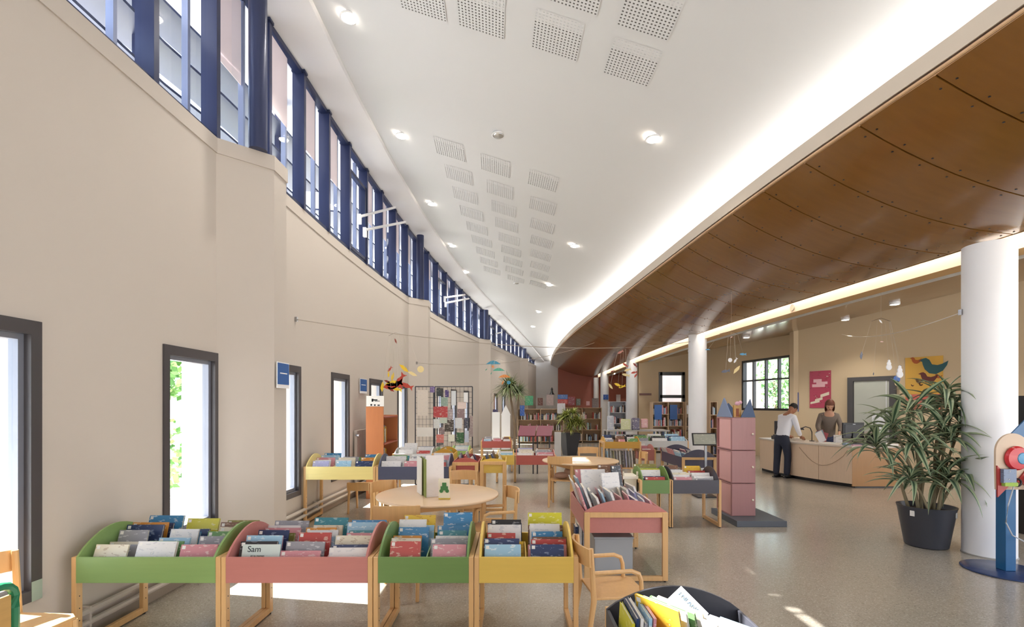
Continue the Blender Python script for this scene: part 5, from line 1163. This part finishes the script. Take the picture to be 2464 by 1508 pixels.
MT, MG, MOr = paint('parasol_teal', '3f8aa8'), paint('parasol_green', '4fa08a'), paint('parasol_orange', 'd98a4a')
mobile('parasol_mobile', 'mobile of teal, green and orange paper parasols beside the palm', 11.6, [(1187, 876, 36, 0, 0, 'umb'), (1200, 892, 30, 0, 1, 'umb'), (1214, 908, 30, 0, 2, 'umb'), (1186, 882, 6, 0, 2, 'disc'), (1170, 889, 7, .8, 1, 'leaf'), (1210, 920, 12, 1.2, 2, 'leaf'), (1224, 920, 9, .2, 0, 'disc'), (1182, 898, 7, 1.2, 1, 'leaf')], [MT, MG, MOr], P(1200, 862, 11.6))
MRs = paint('butterfly_rose', 'c98a80')
mobile('butterfly_mobile', 'mobile of red and yellow paper butterflies before the third column', 10.5, [(1493, 847, 16, .5, 4, 'fish'), (1505, 878, 16, -.6, 1, 'fish'), (1528, 878, 14, -.8, 3, 'fish'), (1510, 890, 18, .3, 2, 'fish'), (1526, 896, 16, .2, 1, 'fish'), (1506, 902, 20, -.2, 2, 'fish'),
    (1469, 929, 18, -.9, 2, 'leaf'), (1487, 926, 20, -.4, 0, 'fish'), (1497, 930, 18, .3, 0, 'fish'), (1474, 893, 10, .3, 3, 'fish'), (1530, 903, 14, 1.0, 1, 'leaf')], [MY, MR, MO, MDK, MRs], P(1503, 836, 10.5))
MSk = paint('whale_blue', '5aa0cc'); MGr = paint('whale_grey', '6a6f80'); MPk = paint('mobile_pinkish', 'd8b4ac'); MBn = paint('mobile_bluebar', '4a72b8')
mobile('whale_mobile', 'mobile of blue and grey paper whales right of the second column', 8.5, [(1703, 842, 13, 0, 0, 'umb'), (1788, 852, 17, 0, 0, 'fish'), (1760, 811, 7, .5, 3, 'leaf'), (1757, 866, 10, 0, 2, 'disc'), (1770, 867, 15, 1.0, 2, 'fish'), (1746, 893, 22, .2, 1, 'fish'), (1773, 889, 26, .9, 4, 'leaf')], [MSk, MGr, M_white, MPk, MO], P(1760, 796, 8.5), 3.60)
mobile('snowman_mobile', 'mobile of white snowmen and small dark trees before the tan wall', 7.4, [(2119, 773, 12, -.8, 0, 'leaf'), (2122, 822, 9, .0, 3, 'leaf'), (2073, 855, 20, 1.5, 1, 'leaf'), (2139, 877, 22, 0, 0, 'snow'), (2165, 893, 26, 0, 0, 'snow'), (2166, 881, 6, 0, 2, 'disc'), (2158, 912, 17, 0, 4, 'disc'), (2159, 922, 12, 0, 5, 'disc'), (2102, 899, 8, 1.5, 1, 'leaf')], [M_white, MGr, M_black, MPk, MBn, MO], P(2120, 765, 7.4), 3.56)

# =================================================================== PEOPLE
def skin(name, verts, edges, radii, mat, parent, root=0, sub=2, sub2=0):
    me = bpy.data.meshes.new(name); me.from_pydata(verts, edges, []); me.materials.append(mat); o = bpy.data.objects.new(name, me); COL.objects.link(o); o.parent = parent
    o.modifiers.new('skin', 'SKIN'); 
    sv = me.skin_vertices[0].data if me.skin_vertices else None
    if sv is None:
        bpy.context.view_layer.objects.active = o; bm_ = None
    for i, r_ in enumerate(radii):
        rr_ = r_ if isinstance(r_, tuple) else (r_, r_); me.skin_vertices[0].data[i].radius = rr_; me.skin_vertices[0].data[i].use_root = (i == root)
    s_ = o.modifiers.new('sub', 'SUBSURF'); s_.levels = sub; s_.render_levels = sub
    o.modifiers['skin'].use_smooth_shade = True
    return o
M_skin = paint('skin_tone', 'c99a80', .5, .04); M_skin2 = paint('skin_tone_dark', 'a87458', .5, .04)
def hand(mb, w, d, s=1, right=1):
    """palm and five bent fingers growing along d from wrist w"""
    d = Vector(d).normalized(); side = d.cross(Vector((0, 0, 1))).normalized()*right; up = side.cross(d).normalized()*right
    if up.z < 0: up = -up
    p0 = Vector(w); p1 = p0+d*.085*s
    mb.tube([p0-side*.0, p0+d*.03*s, p1], [.026*s, .036*s, .036*s], 8)
    for k, (o_, L) in enumerate(((-.030, .062), (-.010, .074), (.010, .070), (.029, .055))):
        b0 = p1-d*.01+side*o_*s; b1 = b0+d*L*.5*s-up*.006; b2 = b1+d*L*.45*s-up*.022*s; mb.tube([b0, b1, b2], [.0095*s, .0088*s, .006*s], 6)
    t0 = p0+d*.025*s-side*.028*s; t1 = t0-side*.022*s+d*.028*s-up*.008; t2 = t1+d*.028*s-up*.006; mb.tube([t0, t1, t2], [.012*s, .010*s, .007*s], 6)
def head(parent, c, yaw, pitch, skinm, hairm, long=False, bald=False):
    M = Matrix.Translation(c) @ Matrix.Rotation(yaw, 4, 'Z') @ Matrix.Rotation(-pitch, 4, 'X')   # faces local +y
    h = MB().ball((0, 0, 0), .1, 14, sc=(.76, .94, 1.12), M=M); h.ball((0, .035, -.065), .055, 8, sc=(.95, .9, .9), M=M)
    h.add([(-.014, .088, .0), (.014, .088, .0), (0, .118, -.028), (0, .09, .028), (0, .088, -.038)], [(0, 2, 3), (1, 3, 2), (0, 4, 2), (1, 2, 4)], 0, M)
    for s_ in (-1, 1): h.ball((s_*.077, -.005, -.012), .022, 6, sc=(.35, .7, 1.2), M=M)
    ho = h.build('head', skinm, parent, True)
    e_ = MB()
    for s_ in (-1, 1): e_.ball((s_*.03, .083, .008), .010, 6, sc=(1.3, .6, .8), M=M)
    e_.build('eyes', M_black, ho, True); MB().ball((0, .084, -.058), .02, 6, sc=(1.1, .35, .3), M=M).build('mouth', paint('lip', 'a05a50'), ho, True)
    hr_ = MB()
    prof = 14; vs = []
    if not long:
        hr_.ball((0, -.014, .022), .104, 12, sc=(.80, .93, 1.03), M=M)
        # cut: keep vertices behind/above the face
        keep = []
    else:
        hr_.ball((0, -.018, .02), .112, 12, sc=(.86, .93, 1.05), M=M); hr_.ball((0, -.045, -.07), .095, 10, sc=(.98, .72, 1.2), M=M)
        for s_ in (-1, 1): hr_.ball((s_*.072, .02, -.06), .042, 8, sc=(.6, 1.1, 2.2), M=M)
    Mi = M.inverted(); fs = []
    for f, mi in zip(hr_.f, hr_.m):
        cc = sum((Mi @ Vector(hr_.v[i]) for i in f), Vector())/len(f)
        lim = .03+max(0, cc.z-.035)*1.9
        if cc.y > lim and cc.z < .085: continue
        if not long and cc.z < -.045-.2*cc.y: continue
        fs.append(f)
    hr_.f = fs; hr_.m = [0]*len(fs)
    hr_.build('hair', hairm, ho, True)
man = thing('person', 'man in a white shirt and dark jeans leaning over the reception desk', 'person', (5.99, 10.72, 0), -PI/2+.35)
# local: faces +y
bv = [(0, 0, .93), (0, .04, 1.06), (0, .12, 1.24), (0, .19, 1.37), (0, .235, 1.45), (0, .265, 1.50),
      (.09, .0, .86), (.10, .06, .48), (.10, .02, .09), (.11, .15, .035), (-.09, -.0, .86), (-.10, -.02, .48), (-.11, -.06, .09), (-.12, .06, .035),
      (.16, .16, 1.34), (.22, .20, 1.08), (.16, .38, .90), (-.16, .16, 1.34), (-.22, .20, 1.08), (-.14, .38, .90)]
be = [(0, 1), (1, 2), (2, 3), (3, 4), (4, 5), (0, 6), (6, 7), (7, 8), (8, 9), (0, 10), (10, 11), (11, 12), (12, 13), (3, 14), (14, 15), (15, 16), (3, 17), (17, 18), (18, 19)]
br = [(.085, .065), (.10, .08), (.13, .10), (.12, .085), .055, .05, .06, .042, .03, .028, .06, .042, .03, .028, .05, .04, .026, .05, .04, .026]
skin('body', bv, be, br, M_skin2, man)
shirt = [(0, 0, .80), (0, .035, 1.02), (0, .11, 1.22), (0, .17, 1.34), (0, .22, 1.42), (.165, .155, 1.345), (.225, .195, 1.08), (.175, .34, .93), (-.165, .155, 1.345), (-.225, .195, 1.08), (-.155, .34, .93)]
skin('shirt', shirt, [(0, 1), (1, 2), (2, 3), (3, 4), (3, 5), (5, 6), (6, 7), (3, 8), (8, 9), (9, 10)], [(.165, .135), (.15, .12), (.16, .125), (.13, .095), .065, .066, .055, .042, .066, .055, .042], paint('white_shirt', 'eceef6', .8, .03), man)
tr = [(0, 0, 1.0), (0, 0, .82), (.092, .0, .80), (.10, .055, .48), (.10, .02, .05), (-.092, -.0, .80), (-.10, -.025, .48), (-.11, -.055, .05)]
skin('jeans', tr, [(0, 1), (1, 2), (2, 3), (3, 4), (1, 5), (5, 6), (6, 7)], [(.14, .11), (.145, .125), .105, .075, .066, .105, .075, .066], paint('dark_jeans', '2a2f40', .8, .15, 20), man)
for s_, (x, y) in ((1, (.10, .02)), (-1, (-.11, -.06))):
    MB().ball((x, y+.05, .045), .05, 8, sc=(.85, 2.2, .85)).box(x-.045, x+.045, y-.06, y+.16, 0, .018).build('shoe', M_black, man, True)
for w_, d_, s_ in (((.16, .375, .90), (-.15, 1, -.35), 1), ((-.14, .375, .90), (.15, 1, -.35), -1)):
    hm = MB(); hand(hm, w_, d_, 1, s_); hm.build('hand', M_skin2, man, True)
head(man, (0, .33, 1.53), 0, .85, M_skin2, paint('black_hair', '1a1614', .7))
wom = thing('person', 'woman with auburn bob hair and taupe sweater bending behind the desk', 'person', (7.22, 11.05, 0), PI-.45)
wv = [(0, 0, .92), (0, .03, 1.08), (0, .10, 1.26), (0, .17, 1.40), (0, .21, 1.48), (0, .24, 1.53), (.09, 0, .88), (.09, .03, .48), (.09, -.02, .08), (.10, .12, .035), (-.09, 0, .88), (-.09, .03, .48), (-.09, -.02, .08), (-.10, .12, .035),
      (.155, .15, 1.37), (.22, .22, 1.12), (.17, .42, .94), (-.155, .15, 1.37), (-.22, .20, 1.12), (-.15, .40, .94)]
skin('body', wv, be, [(.085, .065), (.09, .07), (.105, .08), (.095, .07), .045, .042, .06, .045, .034, .028, .06, .052, .034, .028, .042, .034, .023, .042, .034, .023], M_skin, wom)
sw = [(0, 0, .82), (0, .03, 1.06), (0, .095, 1.25), (0, .155, 1.38), (0, .175, 1.43), (.155, .14, 1.375), (.225, .215, 1.12), (.19, .35, 1.0), (-.155, .14, 1.375), (-.225, .195, 1.12), (-.18, .33, 1.0)]
skin('sweater', sw, [(0, 1), (1, 2), (2, 3), (3, 4), (3, 5), (5, 6), (6, 7), (3, 8), (8, 9), (9, 10)], [(.165, .13), (.155, .12), (.165, .125), (.12, .09), .058, .062, .054, .046, .062, .054, .046], paint('taupe_sweater', '7d7268', .95, .12, 25), wom)
skin('jeans', [(0, 0, .98), (0, 0, .82), (.09, .0, .80), (.09, .03, .48), (.09, -.02, .10), (-.09, 0, .80), (-.09, .03, .48), (-.09, -.02, .10)], [(0, 1), (1, 2), (2, 3), (3, 4), (1, 5), (5, 6), (6, 7)], [(.145, .115), (.125, .115), .098, .068, .05, .098, .068, .05], paint('blue_jeans', '3a4468', .8, .15, 20), wom)
for s_, (x, y) in ((1, (.09, -.02)), (-1, (-.09, -.02))): MB().ball((x, y+.05, .04), .045, 8, sc=(.85, 2.2, .85)).box(x-.04, x+.04, y-.06, y+.14, 0, .016).build('shoe', M_dark, wom, True)
for w_, d_, s_ in (((.17, .415, .94), (-.1, 1, -.5), 1), ((-.15, .395, .94), (.1, 1, -.5), -1)):
    hm = MB(); hand(hm, w_, d_, .92, s_); hm.build('hand', M_skin, wom, True)
head(wom, (0, .295, 1.60), 0, .65, M_skin, paint('auburn_hair', '6a3a28', .6, .2, 30), True)
